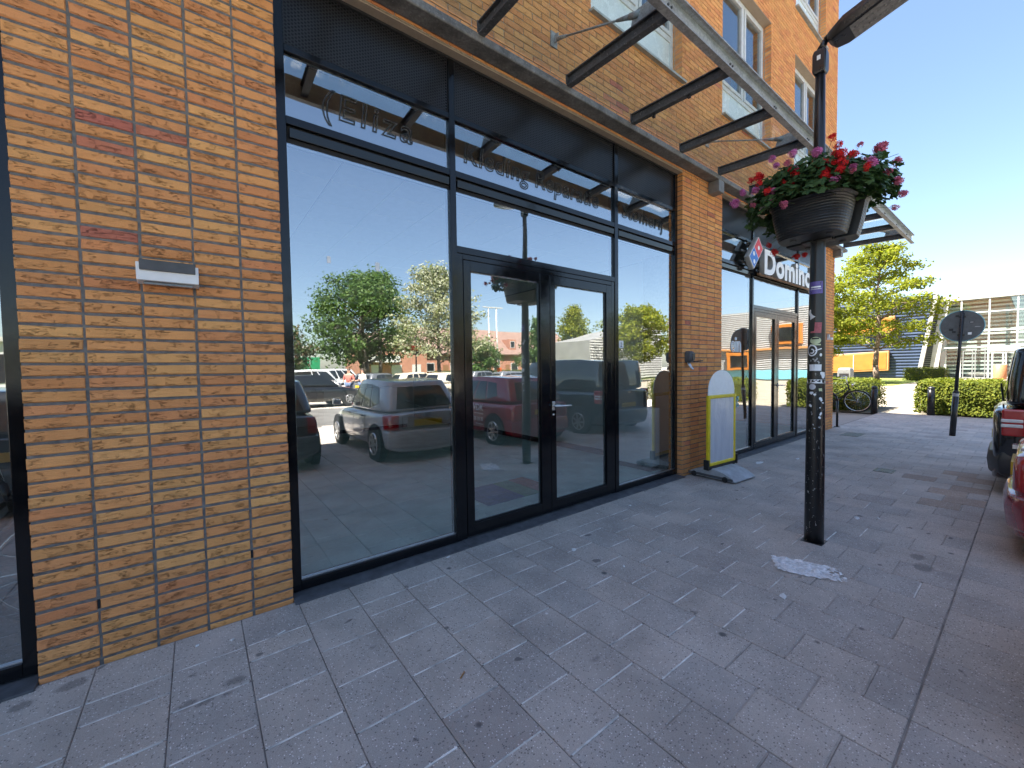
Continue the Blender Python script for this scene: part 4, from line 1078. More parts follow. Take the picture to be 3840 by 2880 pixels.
def bicycle(label, loc, rz, rx=0.0):
    b = thing('bicycle', label, 'bicycle', loc, rz); b.rotation_euler[0] = rx
    # local: x forward, z up; front wheel at x=.52, rear at -.53
    for wx in (.53, -.53):
        t = MB().torus((wx, 0, .345), (0, 1, 0), .322, .020, 40, 8).build('tyre', 'rubber', b, smooth=True)
        MB().torus((wx, 0, .345), (0, 1, 0), .298, .010, 40, 6).build('rim', 'chrome', t, smooth=True)
        s = MB()
        for k in range(28):
            a = 2 * math.pi * k / 28; sy = .022 if k % 2 else -.022
            s.cyl((wx + .03 * math.cos(a + .5), sy, .345 + .03 * math.sin(a + .5)), (wx + .295 * math.cos(a), 0, .345 + .295 * math.sin(a)), .0013, n=3, cap=False)
        s.cyl((wx, -.045, .345), (wx, .045, .345), .022, n=12); s.build('spokes', 'chrome', t)
        fd = MB(); pr_ = None
        for k in range(15):
            a = R(-5 + 13 * k) if wx < 0 else R(25 + 9 * k)
            q = [(wx + .352 * math.cos(a), y, .345 + .352 * math.sin(a)) for y in (-.026, -.012, .012, .026)]
            if pr_: fd.add(pr_ + q, [(0, 1, 5, 4), (1, 2, 6, 5), (2, 3, 7, 6)])
            pr_ = q
        fd.build('mudguard', 'black_steel', b, smooth=True)
    f = MB(); bb = (-.08, 0, .30); st = (-.22, 0, .82); ht = (.30, 0, .86); hb = (.335, 0, .70)
    f.tube([bb, st], .016); f.tube([bb, (.15, 0, .42), hb], .018); f.tube([ht, hb], .019); f.tube([(-.14, 0, .50), (.10, 0, .58), (.325, 0, .76)], .014)
    for y in (-.05, .05):
        f.tube([(-.53, y, .345), bb], .010); f.tube([(-.53, y, .345), (-.20, y * .3, .76)], .009); f.tube([(.53, y, .345), (.42, y, .52), hb], .010)
    f.build('frame', 'black_steel', b, smooth=True)
    hb_ = MB().tube([ht, (.27, 0, 1.02)], .012); hb_.tube([(.08, -.28, 1.05), (.20, -.27, 1.08), (.28, -.15, 1.06), (.28, .15, 1.06), (.20, .27, 1.08), (.08, .28, 1.05)], .011)
    h_ = hb_.build('handlebar', 'chrome', b, smooth=True)
    MB().cyl((.09, -.28, 1.052), (-.02, -.28, 1.04), .016).cyl((.09, .28, 1.052), (-.02, .28, 1.04), .016).build('grip', 'rubber', h_, smooth=True)
    MB().loft([[(-.36, -.10, .96), (-.36, .10, .96), (-.36, .10, .99), (-.36, -.10, .99)], [(-.22, -.09, .955), (-.22, .09, .955), (-.22, .09, .995), (-.22, -.09, .995)], [(-.06, -.025, .965), (-.06, .025, .965), (-.06, .025, .99), (-.06, -.025, .99)]]).build('saddle', 'rubber', b, bevel=.012)
    MB().cyl((-.22, 0, .82), (-.24, 0, .96), .012).build('seat_post', 'chrome', b)
    MB().cyl((-.08, -.03, .30), (-.08, .03, .30), .085, n=20).cyl((-.08, .06, .30), (-.02, .06, .15), .008).cyl((-.08, -.06, .30), (-.14, -.06, .45), .008).build('crank', 'black_steel', b)
    MB().box(-.06, .02, .07, .14, .135, .155).box(-.18, -.10, -.14, -.07, .445, .465).build('pedal', 'rubber', b)
    MB().box(-.80, -.42, -.07, .07, .745, .757).tube([(-.53, .06, .345), (-.60, .06, .75)], .005).tube([(-.53, -.06, .345), (-.60, -.06, .75)], .005).build('carrier', 'black_steel', b)
    MB().cyl((.40, 0, .83), (.44, 0, .83), .045, n=14).build('headlamp', 'chrome', b)
    return b
bicycle('black city bicycle parked against the left hedge', (16.46, 0.97, 0), R(-90 + 6), R(6))
bicycle('bicycle standing inside the leftmost shop window', (-.52, .55, .02), R(12))

# ------------------------------------------------------------------ litter and covers
def flat_poly(name, mat, pts, z, label, cat, crumple=.0, thick=.0015):
    c = Vector((sum(p[0] for p in pts) / len(pts), sum(p[1] for p in pts) / len(pts)))
    n = len(pts); vs = [(p[0] - c.x, p[1] - c.y, random.uniform(0, crumple)) for p in pts]; m = [(x * .5, y * .5, random.uniform(crumple * .3, crumple * 1.6)) for x, y, _ in vs]
    top = vs + m + [(0, 0, crumple)]; fs = [(i, (i + 1) % n, n + (i + 1) % n, n + i) for i in range(n)] + [(n + i, n + (i + 1) % n, 2 * n) for i in range(n)]
    k = len(top); bot = [(x, y, zz - thick) for x, y, zz in vs]
    b = MB().add(top + bot, fs + [(i, k + i, k + (i + 1) % n, (i + 1) % n) for i in range(n)])
    o = b.build(name, mat, loc=(c.x, c.y, z)); return tag(o, label, cat)
# crumpled plastic sheet
pt = [(4.10, -1.66), (4.16, -1.82), (4.20, -1.93), (4.25, -2.03), (4.16, -2.08), (4.06, -2.135), (3.98, -2.00), (3.92, -1.88), (3.885, -1.785), (4.0, -1.70)]
film = MB(); nx, ny = 26, 14
def pl_pt(u, v):
    a = Vector((4.10, -1.66)).lerp(Vector((4.26, -2.04)), u); b = Vector((3.885, -1.785)).lerp(Vector((4.05, -2.15)), u); return a.lerp(b, v)
vs = []; fs = []
for i in range(nx + 1):
    n0 = .04 * noise.noise(Vector((i * .45, 1.3, 0))) + .03 * noise.noise(Vector((i * 1.3, 4, 0))); n1 = .05 * noise.noise(Vector((i * .5, 9.3, 0))) + .03 * noise.noise(Vector((i * 1.4, 12, 0)))
    tp = .16 * max(0, (i / nx - .72) / .28) ** 2
    for j in range(ny + 1):
        v_ = n0 + tp + (1 + n1 - tp - n0) * j / ny
        p = pl_pt(i / nx + .05 * noise.noise(Vector((j * .5, i * .2, 3))), v_)
        vs.append((p.x, p.y, .004 + .030 * abs(noise.noise(Vector((p.x * 14, p.y * 14, 0)))) + .016 * abs(noise.noise(Vector((p.x * 45, p.y * 45, 5))))))
for i in range(nx):
    for j in range(ny):
        q = i * (ny + 1) + j
        if i > nx * .8 and noise.noise(Vector((i * .9, j * .9, 8))) > .12: continue
        fs.append((q, q + 1, q + ny + 2, q + ny + 1))
tag(film.add(vs, fs).build('plastic_sheet', 'film'), 'crumpled clear plastic sheet on the paving before the lamp post', 'litter')
lr = random.Random(21)
def scrap(x, y, w, h, ang, mat, label, crumple=.006):
    c_, s_ = math.cos(ang), math.sin(ang); pts = []
    for i in range(6):
        a = 2 * math.pi * i / 6 + lr.uniform(-.3, .3); q = lr.uniform(.55, 1.25); u, v = w / 2 * q * math.cos(a), h / 2 * q * math.sin(a)
        pts.append((x + u * c_ - v * s_, y + u * s_ + v * c_))
    flat_poly('paper_scrap', mat, pts, .0025, label, 'litter', crumple)
scrap(3.56, -1.93, .085, .045, .4, 'paper', 'white paper scrap nearest the crumpled plastic sheet')
scrap(5.60, -1.86, .13, .05, .2, 'film', 'clear film scrap on the paving behind the lamp post')
scrap(5.75, -1.99, .10, .015, .5, 'paper', 'thin white paper strip on the paving behind the lamp post')
scrap(7.35, -.33, .26, .10, .1, 'paper', 'flattened white paper bag beside the pavement sign')
scrap(8.05, -.62, .13, .06, .2, 'paper', 'folded white paper past the pavement sign')
scrap(3.02, -.62, .07, .04, .5, 'paper', 'crumpled white paper on the paving before the double doors')
scrap(3.10, -1.05, .03, .02, .5, 'paper', 'tiny white scrap between the doors and plastic sheet')
scrap(4.25, -.27, .035, .025, .1, 'paper', 'tiny white scrap close to the right door leaf')
scrap(3.80, -.20, .025, .02, .9, 'paper', 'tiny white scrap by the middle of the door threshold')
scrap(4.60, -.95, .035, .03, .3, 'paper', 'tiny white scrap in front of the right shop window')
scrap(2.16, -.085, .05, .018, .1, 'paper', 'small white scrap at the threshold of the left window')
scrap(0.752, -.20, .028, .02, .6, 'paper', 'pale chewing gum blob at the foot of the near pier')
scrap(0.60, -.14, .03, .014, .3, 'paper', 'pale smear of gum beside the near brick pier')
scrap(4.42, -2.18, .018, .014, .3, 'paper', 'tiny white crumb at the corner of the plastic sheet')
cb = MB().cyl((-.03, 0, 0), (.012, 0, 0), .0038, n=8).build('cigarette_butt', 'paper', loc=(.985, -.30, .0045)); cb.rotation_euler = (0, 0, .35)
tag(cb, 'white cigarette butt on the paving right of the near pier', 'litter')
cb = MB().cyl((-.03, 0, 0), (.012, 0, 0), .0038, n=8).build('cigarette_butt', 'orange_pale', loc=(1.62, -1.22, .0045)); cb.rotation_euler = (0, 0, .6)
tag(cb, 'orange cigarette butt on the slabs at the bottom edge', 'litter')
def cover(name, label, x, y, w, h, rz):
    t = thing(name, label, 'cover', (x, y, .0015), rz)
    f = MB().box(-w / 2, w / 2, -h / 2, -h / 2 + .022, -.01, .002).box(-w / 2, w / 2, h / 2 - .022, h / 2, -.01, .002).box(-w / 2, -w / 2 + .022, -h / 2 + .022, h / 2 - .022, -.01, .002).box(w / 2 - .022, w / 2, -h / 2 + .022, h / 2 - .022, -.01, .002)
    f.build('rim', 'black_steel', t); MB().box(-w / 2 + .024, w / 2 - .024, -h / 2 + .024, h / 2 - .024, -.01, .0012).build('lid', 'grey_zinc', t)
    for k in range(5): MB().box(-w / 2 + .04, w / 2 - .04, -h / 2 + .045 + k * (h - .09) / 5, -h / 2 + .045 + k * (h - .09) / 5 + .014, .0012, .004).build('bar', 'black_steel', t)
cover('valve_cover', 'small rectangular iron valve cover in the paving beyond the lamp post', 8.10, -1.63, .26, .20, 0)
cover('drain_cover', 'slotted iron drain cover in the paving near the far brick pier', 11.45, -.55, .55, .30, 0)

# ================================================================== INSIDE THE EMPTY SHOP
ct = thing('counter', 'long white counter at the back of the empty shop', 'counter', (3.9, 7.3, .021))
MB().box(-1.0, 1.0, -.3, .3, .08, 1.0).build('body', 'inner_wall', ct, bevel=.01); MB().box(-1.04, 1.04, -.34, .34, 1.0, 1.04).build('top', 'white_plastic', ct, bevel=.006); MB().box(-.98, .98, -.27, .27, 0, .08).build('plinth', 'black_plastic', ct)
cb_ = thing('cabinet', 'low white cabinet inside the right window of the empty shop', 'cabinet', (5.66, .86, .021))
MB().box(-.10, .26, -.52, .30, .07, .88).build('body', 'white_plastic', cb_, bevel=.006); MB().box(-.108, -.101, -.50, -.12, .09, .86).build('door', 'white_plastic', cb_, bevel=.003); MB().box(-.108, -.101, -.10, .28, .09, .86).build('door', 'white_plastic', cb_, bevel=.003); MB().box(-.08, .25, -.50, .28, 0, .07).build('plinth', 'black_plastic', cb_)
rug = thing('door_mat', 'striped red, green and blue mat inside the double doors', 'mat', (3.55, .95, .021))
for k, m_ in enumerate(('rug_blue', 'rug_blue', 'rug_green', 'rug_red')): MB().box(-.50 + .25 * k, -.252 + .25 * k, -.3, .35, 0, .008).build('stripe', m_, rug)

# ================================================================== VEHICLES
def car(label, loc, W, L, H, paint, kind='hatch', group=None, rz=0.0, detail=True, name='parked_car'):
    c = thing(name, label, 'van' if kind == 'van' else 'car', loc, rz, group)
    hw = W / 2; zs_ = .17; zb = H * (.62 if kind != 'van' else .58)
    # y = 0 rear bumper (towards the shops), y = -L nose
    if kind == 'van':
        st = [(-.03, .90, zb), (-.10, .97, zb), (-.5 * L, 1.0, zb), (-.74 * L, .99, zb * .96), (-.92 * L, .95, zb * .86), (-L, .80, zb * .66)]
        roof = [(-.07, .80, H * .985), (-.66 * L, .80, H)]; belt = [(-.03, -.78 * L)]
        rb_, rt_, fb_, ft_ = -.045, -.12, -.80 * L, -.66 * L
    else:
        st = [(-.04, .86, zb * .97), (-.14, .95, zb), (-.5 * L, 1.0, zb * .985), (-.72 * L, .98, zb * .95), (-.90 * L, .92, zb * .84), (-L, .74, zb * .62)]
        rb_, rt_, fb_, ft_ = -.06, -.115 * L, -.745 * L, -.545 * L
    st = [(st[0][0] + .035, st[0][1] * .80, st[0][2] * .97), (st[0][0] + .030, st[0][1] * .90, st[0][2] * .985)] + st + [(st[-1][0] - .02, st[-1][1] * .93, st[-1][2] * .93), (st[-1][0] - .03, st[-1][1] * .6, st[-1][2] * .8)]
    rings = []
    for y, k, z in st:
        h_ = hw * k; half = [(.55 * h_, zs_), (.90 * h_, zs_ + .005), (.985 * h_, zs_ + .08), (h_ * 1.01, zs_ + (z - zs_) * .5), (h_ * .995, z - .07), (.93 * h_, z - .005), (.5 * h_, z + .02)]
        rings.append([(-x, y, zz) for x, zz in half] + [(x, y, zz) for x, zz in reversed(half)])
    body = MB().loft(rings).build('body', paint, c, sub=2)
    wb, wt = hw * .95, hw * (.78 if kind != 'van' else .86); zlo = zb - .02
    bot = [(-wb * .93, rb_ - .02, zlo), (wb * .93, rb_ - .02, zlo), (wb, -.3 * L, zlo), (wb * .97, -.6 * L, zlo - .02), (wb * .78, fb_, zlo - .06), (-wb * .78, fb_, zlo - .06), (-wb * .97, -.6 * L, zlo - .02), (-wb, -.3 * L, zlo)]
    top = [(-wt * .92, rt_, H * .975), (wt * .92, rt_, H * .975), (wt, -.3 * L, H * 1.005), (wt * .98, -.46 * L, H), (wt * .88, ft_, H * .97), (-wt * .88, ft_, H * .97), (-wt * .98, -.46 * L, H), (-wt, -.3 * L, H * 1.005)]
    mid = [tuple((a * .5 + b * .5) for a, b in zip(p, q)) for p, q in zip(bot, top)]
    mid = [(x * 1.03, y + (.02 if n_ < 2 else 0), z) for n_, (x, y, z) in enumerate(mid)]
    def tight(loop):
        """two extra points beside every corner keep the pillars crisp"""
        out = []; n_ = len(loop)
        for q in range(n_):
            p, a_, b2 = Vector(loop[q]), Vector(loop[q - 1]), Vector(loop[(q + 1) % n_])
            if q in (0, 1, 4, 5): out += [p.lerp(a_, .07), p.lerp(b2, .07)]
            else: out.append(p)
        return out
    def mixl(a_, b2, f): return [tuple(Vector(p).lerp(Vector(q), f)) for p, q in zip(a_, b2)]
    roof1 = [(x * .86, y * .9 - .03 * L, z + .012) for x, y, z in top]; roof2 = [(x * .4, y * .6 - .13 * L, z + .025) for x, y, z in top]
    cab = MB().loft([tight(l_) for l_ in (bot, mixl(bot, mid, .2), mid, mixl(mid, top, .85), top, mixl(top, roof1, .35), roof1, roof2)]).build('cabin', paint, c, sub=2)
    bot = [Vector(p) for p in bot]; top = [Vector(p) for p in top]; midv = [Vector(p) for p in mid]
    def on(i, j, s, t):
        """point on a cabin side: i,j loop indices, s along, t up"""
        lo = bot[i].lerp(bot[j], s); m_ = midv[i].lerp(midv[j], s); hi = top[i].lerp(top[j], s)
        return lo.lerp(m_, t * 2) if t < .5 else m_.lerp(hi, t * 2 - 1)
    def window(name_, poly, faces_along, out, n_=8):
        P = [on(*q) + out * .03 for q in poly]; g_ = MB(); vs = []; fs = []
        for a_ in range(n_ + 1):
            for b2 in range(n_ + 1):
                u, v = a_ / n_, b2 / n_
                vs.append(P[0].lerp(P[1], u).lerp(P[3].lerp(P[2], u), v))
        for a_ in range(n_):
            for b2 in range(n_): q = a_ * (n_ + 1) + b2; fs.append((q, q + n_ + 1, q + n_ + 2, q + 1))
        o = g_.add(vs, fs).build(name_, 'car_glass', c, smooth=True, recalc=False)
        sw = o.modifiers.new('hug', 'SHRINKWRAP'); sw.target = cab; sw.offset = .006; sw.wrap_method = 'NEAREST_SURFACEPOINT'; sw.wrap_mode = 'OUTSIDE_SURFACE'
        return o
    up = Vector((0, .25, .15))
    for sgn, (r0, r1, r2, r3) in ((1, (1, 2, 3, 4)), (-1, (0, 7, 6, 5))):
        out = Vector((sgn, 0, .25)).normalized()
        if kind == 'van':
            quads = [[(r2, r3, .05, .14), (r2, r3, .86, .16), (r2, r3, .70, .84), (r2, r3, .04, .86)], [(r1, r2, .55, .14), (r1, r2, .97, .14), (r1, r2, .97, .86), (r1, r2, .55, .86)], [(r0, r1, .2, .14), (r1, r2, .48, .14), (r1, r2, .48, .86), (r0, r1, .25, .86)]]
        else:
            quads = [[(r0, r1, .42, .30), (r0, r1, .80, .14), (r0, r1, .84, .84), (r0, r1, .46, .80)], [(r0, r1, .86, .12), (r1, r2, .30, .12), (r1, r2, .26, .85), (r0, r1, .90, .85)], [(r1, r2, .36, .12), (r2, r3, .70, .14), (r2, r3, .42, .84), (r1, r2, .33, .86)]]
        for q in quads: window('side_window', q, None, out)
    rw = [(0, 1, .10, .16), (0, 1, .90, .16), (0, 1, .86, .86), (0, 1, .14, .86)]
    window('rear_window', rw, None, Vector((0, .9, .35)).normalized())
    window('windscreen', [(5, 4, .06, .12), (5, 4, .94, .12), (5, 4, .92, .9), (5, 4, .08, .9)], None, Vector((0, -.7, .7)).normalized())
    # bumpers
    bm_ = 'bumper_black' if kind == 'van' else paint
    br = []
    for z, o_, k in ((.20, -.03, .86), (.26, .035, .93), (.40, .05, .95), (.50, .03, .94), (.53, -.04, .90)):
        br.append([(-hw * k, -.35, z), (-hw * k * .99, -.10 + o_, z), (-hw * k * .80, -.01 + o_, z), (0, .015 + o_, z), (hw * k * .80, -.01 + o_, z), (hw * k * .99, -.10 + o_, z), (hw * k, -.35, z)])
    MB().loft(br).build('rear_bumper', bm_, c, bevel=.02)
    MB().box(-.24, .24, -.06, .026 if kind == 'van' else .022, .58, .68).build('number_plate', 'yellow_plate', c)
    def seam(pts, w_=.006):
        vs = []; fs = []
        for (p, q) in zip(pts[:-1], pts[1:]):
            p, q = Vector(p), Vector(q); dd = (q - p).normalized(); side = Vector((0, -dd.z, dd.y)) if abs(p.x) > hw * .8 else Vector((-dd.z, 0, dd.x))
            for k in range(9):
                m_ = p.lerp(q, k / 8); vs += [m_ - side * w_, m_ + side * w_]
            o_ = len(vs) - 18; fs += [(o_ + 2 * k, o_ + 2 * k + 1, o_ + 2 * k + 3, o_ + 2 * k + 2) for k in range(8)]
        o = MB().add(vs, fs).build('shut_line', 'dark_void', c, recalc=False)
        sw = o.modifiers.new('hug', 'SHRINKWRAP'); sw.target = body; sw.offset = .003; sw.wrap_mode = 'OUTSIDE_SURFACE'
    if detail:
        for s in (-1, 1):
            for yy in (-.32 * L, -.50 * L, -.71 * L): seam([(s * hw * 1.03, yy, .30), (s * hw * 1.03, yy, zb - .05)])
            seam([(s * hw * 1.03, -.32 * L, .29), (s * hw * 1.03, -.71 * L, .29)])
        seam([(-hw * .62, .05, zb - .06), (-hw * .62, .05, .56), (hw * .62, .05, .56), (hw * .62, .05, zb - .06)])
    for s in (-1, 1):
        if kind == 'van':
            a = s * hw * .99; lm = MB().box(min(a, a - s * .12), max(a, a - s * .12), -.235, -.065, .68, .97).build('tail_light', 'lamp_red', c, bevel=.02)
            MB().box(min(a + s * .004, a - s * .10), max(a + s * .004, a - s * .10), -.215, -.062, .775, .812).box(min(a + s * .004, a - s * .10), max(a + s * .004, a - s * .10), -.215, -.062, .828, .865).build('reverse_lamp', 'lamp_white', lm, bevel=.008)
        else:
            vs = []; fs = []
            for a_ in range(9):
                for b2 in range(7):
                    u, v = a_ / 8, b2 / 6; an = R(10 + 75 * u); vs.append((s * (hw * .66 + .30 * hw * math.sin(an) * (1 - .0 * v)), -.24 + .24 * math.cos(an) + .03 - .10 * v * u, zb * (.66 + .33 * v)))
            for a_ in range(8):
                for b2 in range(6): q = a_ * 7 + b2; fs.append((q, q + 7, q + 8, q + 1))
            o = MB().add(vs, fs).build('tail_light', 'lamp_red', c, smooth=True, recalc=False)
            sw = o.modifiers.new('hug', 'SHRINKWRAP'); sw.target = body; sw.offset = .012; sw.wrap_mode = 'OUTSIDE_SURFACE'
        MB().hexa([(s * hw * 1.02, fb_ + .20, zb + .0), (s * (hw + .17), fb_ + .22, zb + .02), (s * (hw + .17), fb_ + .12, zb + .02), (s * hw * 1.02, fb_ + .12, zb)], [(s * hw * 1.02, fb_ + .20, zb + .10), (s * (hw + .15), fb_ + .22, zb + .13), (s * (hw + .15), fb_ + .12, zb + .13), (s * hw * 1.02, fb_ + .12, zb + .10)]).build('wing_mirror', paint, c, bevel=.02)
        for yy in (-.38 * L, -.60 * L): MB().box(min(s * hw * .985, s * (hw + .012)), max(s * hw * .985, s * (hw + .012)), yy, yy + .15, zb * .86, zb * .89).build('door_handle', paint if paint != 'car_white' else 'bumper_black', c, bevel=.006)
        for yy in (-.165 * L, -.80 * L):
            rw_ = .27
            MB().cyl((s * (hw - .10), yy, rw_ + .01), (s * (hw + .004), yy, rw_ + .01), rw_ + .055, n=28).build('wheel_arch', 'dark_void', c)
            t = MB().cyl((s * (hw - .16), yy, rw_), (s * (hw + .012), yy, rw_), rw_, n=28).build('wheel', 'rubber', c, bevel=.03, seg=3)
            r_ = MB().cyl((s * (hw + .0125), yy, rw_), (s * (hw + .02), yy, rw_), .055, n=14)
            for k in range(7):
                a = 2 * math.pi * k / 7
                d = Vector((0, math.cos(a), math.sin(a))); e = Vector((0, -math.sin(a), math.cos(a))) * .022; p0 = Vector((s * (hw + .013), yy, rw_))
                r_.hexa([p0 + d * .04 + e, p0 + d * .17 + e * .8, p0 + d * .17 - e * .8, p0 + d * .04 - e], [p + Vector((s * .01, 0, 0)) for p in (p0 + d * .04 + e, p0 + d * .17 + e * .8, p0 + d * .17 - e * .8, p0 + d * .04 - e)])
            r_.torus((s * (hw + .013), yy, rw_), (1, 0, 0), .175, .014, 28, 6); r_.build('rim', 'alu', t)
        MB().box(min(s * hw * .45, s * hw * .80), max(s * hw * .45, s * hw * .80), -L - .012 + .03, -L + .12, zb * .50, zb * .64).build('headlight', 'lamp_white', c, bevel=.02)
    wy = .012
    p0, p1 = on(0, 1, .5, .10) + Vector((0, .02, 0)), on(0, 1, .22, .42) + Vector((0, .03, 0))
    MB().tube([p0, p1], .009, 6).build('wiper', 'black_plastic', c)
    MB().box(-.05, .05, -.01, .02, zb * .93, zb * .97).build('badge', 'chrome', c)
    return c
CAR_A = dict(group='cars parked nose out along the footway')
car('black hatchback parked farthest left along the footway', (-1.15, -3.45, 0), 1.6, 3.6, 1.34, 'car_black', **CAR_A)
car('dark grey hatchback parked left of the white hatchback', (1.36, -3.55, 0), 1.58, 3.5, 1.34, 'car_grey', **CAR_A)
car('white hatchback parked between the dark grey and red cars', (3.63, -3.02, 0), 1.46, 3.3, 1.31, 'car_white', **CAR_A)
red = car('red hatchback with white side lettering parked next to the black van', (5.99, -2.80, 0), 1.62, 3.6, 1.32, 'car_red', **CAR_A)
van = car('black van with tall red tail lights at the right edge', (8.38, -2.60, 0), 1.82, 4.1, 1.66, 'car_black', 'van', name='parked_van', group='cars parked nose out along the footway')
# lettering on the red car's flank: reads correctly in the shop window
lr_ = (R(90), 0, R(-90))
for body_, sz, z in (('VDK', .19, .63), ('25 15 33', .095, .43), ('SLOOP & RECYCLING', .035, .555), ('vdkhandelaars.nl', .042, .36)):
    o = text_mesh('lettering', body_, sz, 'lettering_white', red, (-.826, -.93, z), (R(90), 0, R(90)), shear=.12 if sz > .1 else 0, offset=.003 if sz > .09 else .0006, align='RIGHT', extrude=.002)
rr_ = random.Random(2)
for k, (x, y, p, kd, lb) in enumerate(((3.9, -20.5, 'car_white', 'van', 'first of the white vans across the car park'), (5.9, -23.5, 'car_white', 'van', 'second of the white vans across the car park'), (7.4, -27.0, 'car_white', 'hatch', 'white car behind the white vans'), (7.3, -18.6, 'car_grey', 'hatch', 'dark car with the two people beside it'), (9.3, -19.2, 'car_beige', 'hatch', 'beige car in the sun across the car park'), (17.5, -24.6, 'car_grey', 'hatch', 'grey car standing by the lawn'), (3.0, -15.6, 'car_black', 'hatch', 'black car in the row behind the white hatchback'), (9.4, -14.9, 'car_beige', 'hatch', 'beige car in the row behind the red hatchback'), (13.6, -15.6, 'car_grey', 'hatch', 'grey car in the row behind the black van'))):
    car(lb, (x, y, -.03), 1.6, 3.6, 1.34 if kd != 'van' else 1.6, p, kd, group='cars across the car park', rz=R((90, 90, 90, 60, 90, 90, 75, 80, 95)[k]), name='parked_van' if kd == 'van' else 'parked_car')

# ================================================================== PEOPLE across the car park (seen in the glass)
def person(label, loc, rz, shirt, lower, pose):
    root = thing('person', label, 'person', loc, rz)
    def skinmesh(name, mat, verts, edges, rad, sub=1):
        me = bpy.data.meshes.new(name); me.from_pydata(verts, edges, []); me.materials.append(M[mat])
        o = bpy.data.objects.new(name, me); COL.objects.link(o); o.parent = root
        sk = o.modifiers.new('skin', 'SKIN'); sk.use_smooth_shade = True
        for v_, r_ in zip(me.skin_vertices[0].data, rad): v_.radius = (r_, r_ * .85)
        me.skin_vertices[0].data[0].use_root = True
        sb = o.modifiers.new('sub', 'SUBSURF'); sb.levels = sub; sb.render_levels = sub; return o
    ax_ = pose
    V = [(0, 0, .84), (0, 0, 1.02), (0, 0, 1.24), (0, 0, 1.34), (0, .01, 1.42), (0, .015, 1.53),
         (-.09, 0, .80), (-.10, .02, .44), (-.10, -.02, .07), (-.10, .12, .03), (.09, 0, .80), (.11, -.03, .44), (.12, -.08, .07), (.12, .06, .03),
         (-.17, 0, 1.25), (-.24, .02, 1.00), (-.20, .20 * ax_, .86 + .1 * ax_), (-.19, .27 * ax_, .84 + .1 * ax_), (.17, 0, 1.25), (.25, .02, 1.00), (.22, .16 * ax_, .84 + .15 * ax_), (.21, .23 * ax_, .82 + .17 * ax_)]
    E_ = [(0, 1), (1, 2), (2, 3), (3, 4), (4, 5), (0, 6), (6, 7), (7, 8), (8, 9), (0, 10), (10, 11), (11, 12), (12, 13), (2, 14), (14, 15), (15, 16), (16, 17), (2, 18), (18, 19), (19, 20), (20, 21)]
    r = [.13, .12, .13, .055, .07, .085, .08, .055, .04, .035, .08, .055, .04, .035, .06, .042, .03, .03, .06, .042, .03, .03]
    skinmesh('body', 'skin', V, E_, r, 2)
    skinmesh('shirt', shirt, [V[0], V[1], V[2], V[14], V[15], V[18], V[19]], [(0, 1), (1, 2), (2, 3), (3, 4), (2, 5), (5, 6)], [.15, .145, .15, .078, .058, .078, .058])
    sk_ = [V[0], V[6], V[7], V[10], V[11]]
    skinmesh('shorts', lower, sk_, [(0, 1), (1, 2), (0, 3), (3, 4)], [.15, .10, .075, .10, .075])
    h = MB(); hr = []
    for k in range(6):
        a = k / 5 * math.pi * .5; hr.append([(.082 * math.cos(a) * math.cos(t) , .0 + .088 * math.cos(a) * math.sin(t) - .01, 1.50 + .095 * math.sin(a)) for t in [2 * math.pi * q / 12 for q in range(12)]])
    h.loft(hr).build('hair', 'hair', root, smooth=True)
    f = MB(); f.cyl((0, .085, 1.495), (0, .108, 1.485), .014, .006, 8); f.cyl((-.03, .082, 1.515), (-.03, .090, 1.515), .010, .004, 8); f.cyl((.03, .082, 1.515), (.03, .090, 1.515), .010, .004, 8); f.build('face', 'skin', root, smooth=True)
person('person in a red top and blue shorts beside the dark car', (6.55, -17.6, -.03), R(40), 'cloth_red', 'cloth_blue', .9)
person('person in a white top standing next to the one in red', (7.05, -17.2, -.03), R(70), 'cloth_white', 'cloth_blue', 1.1)

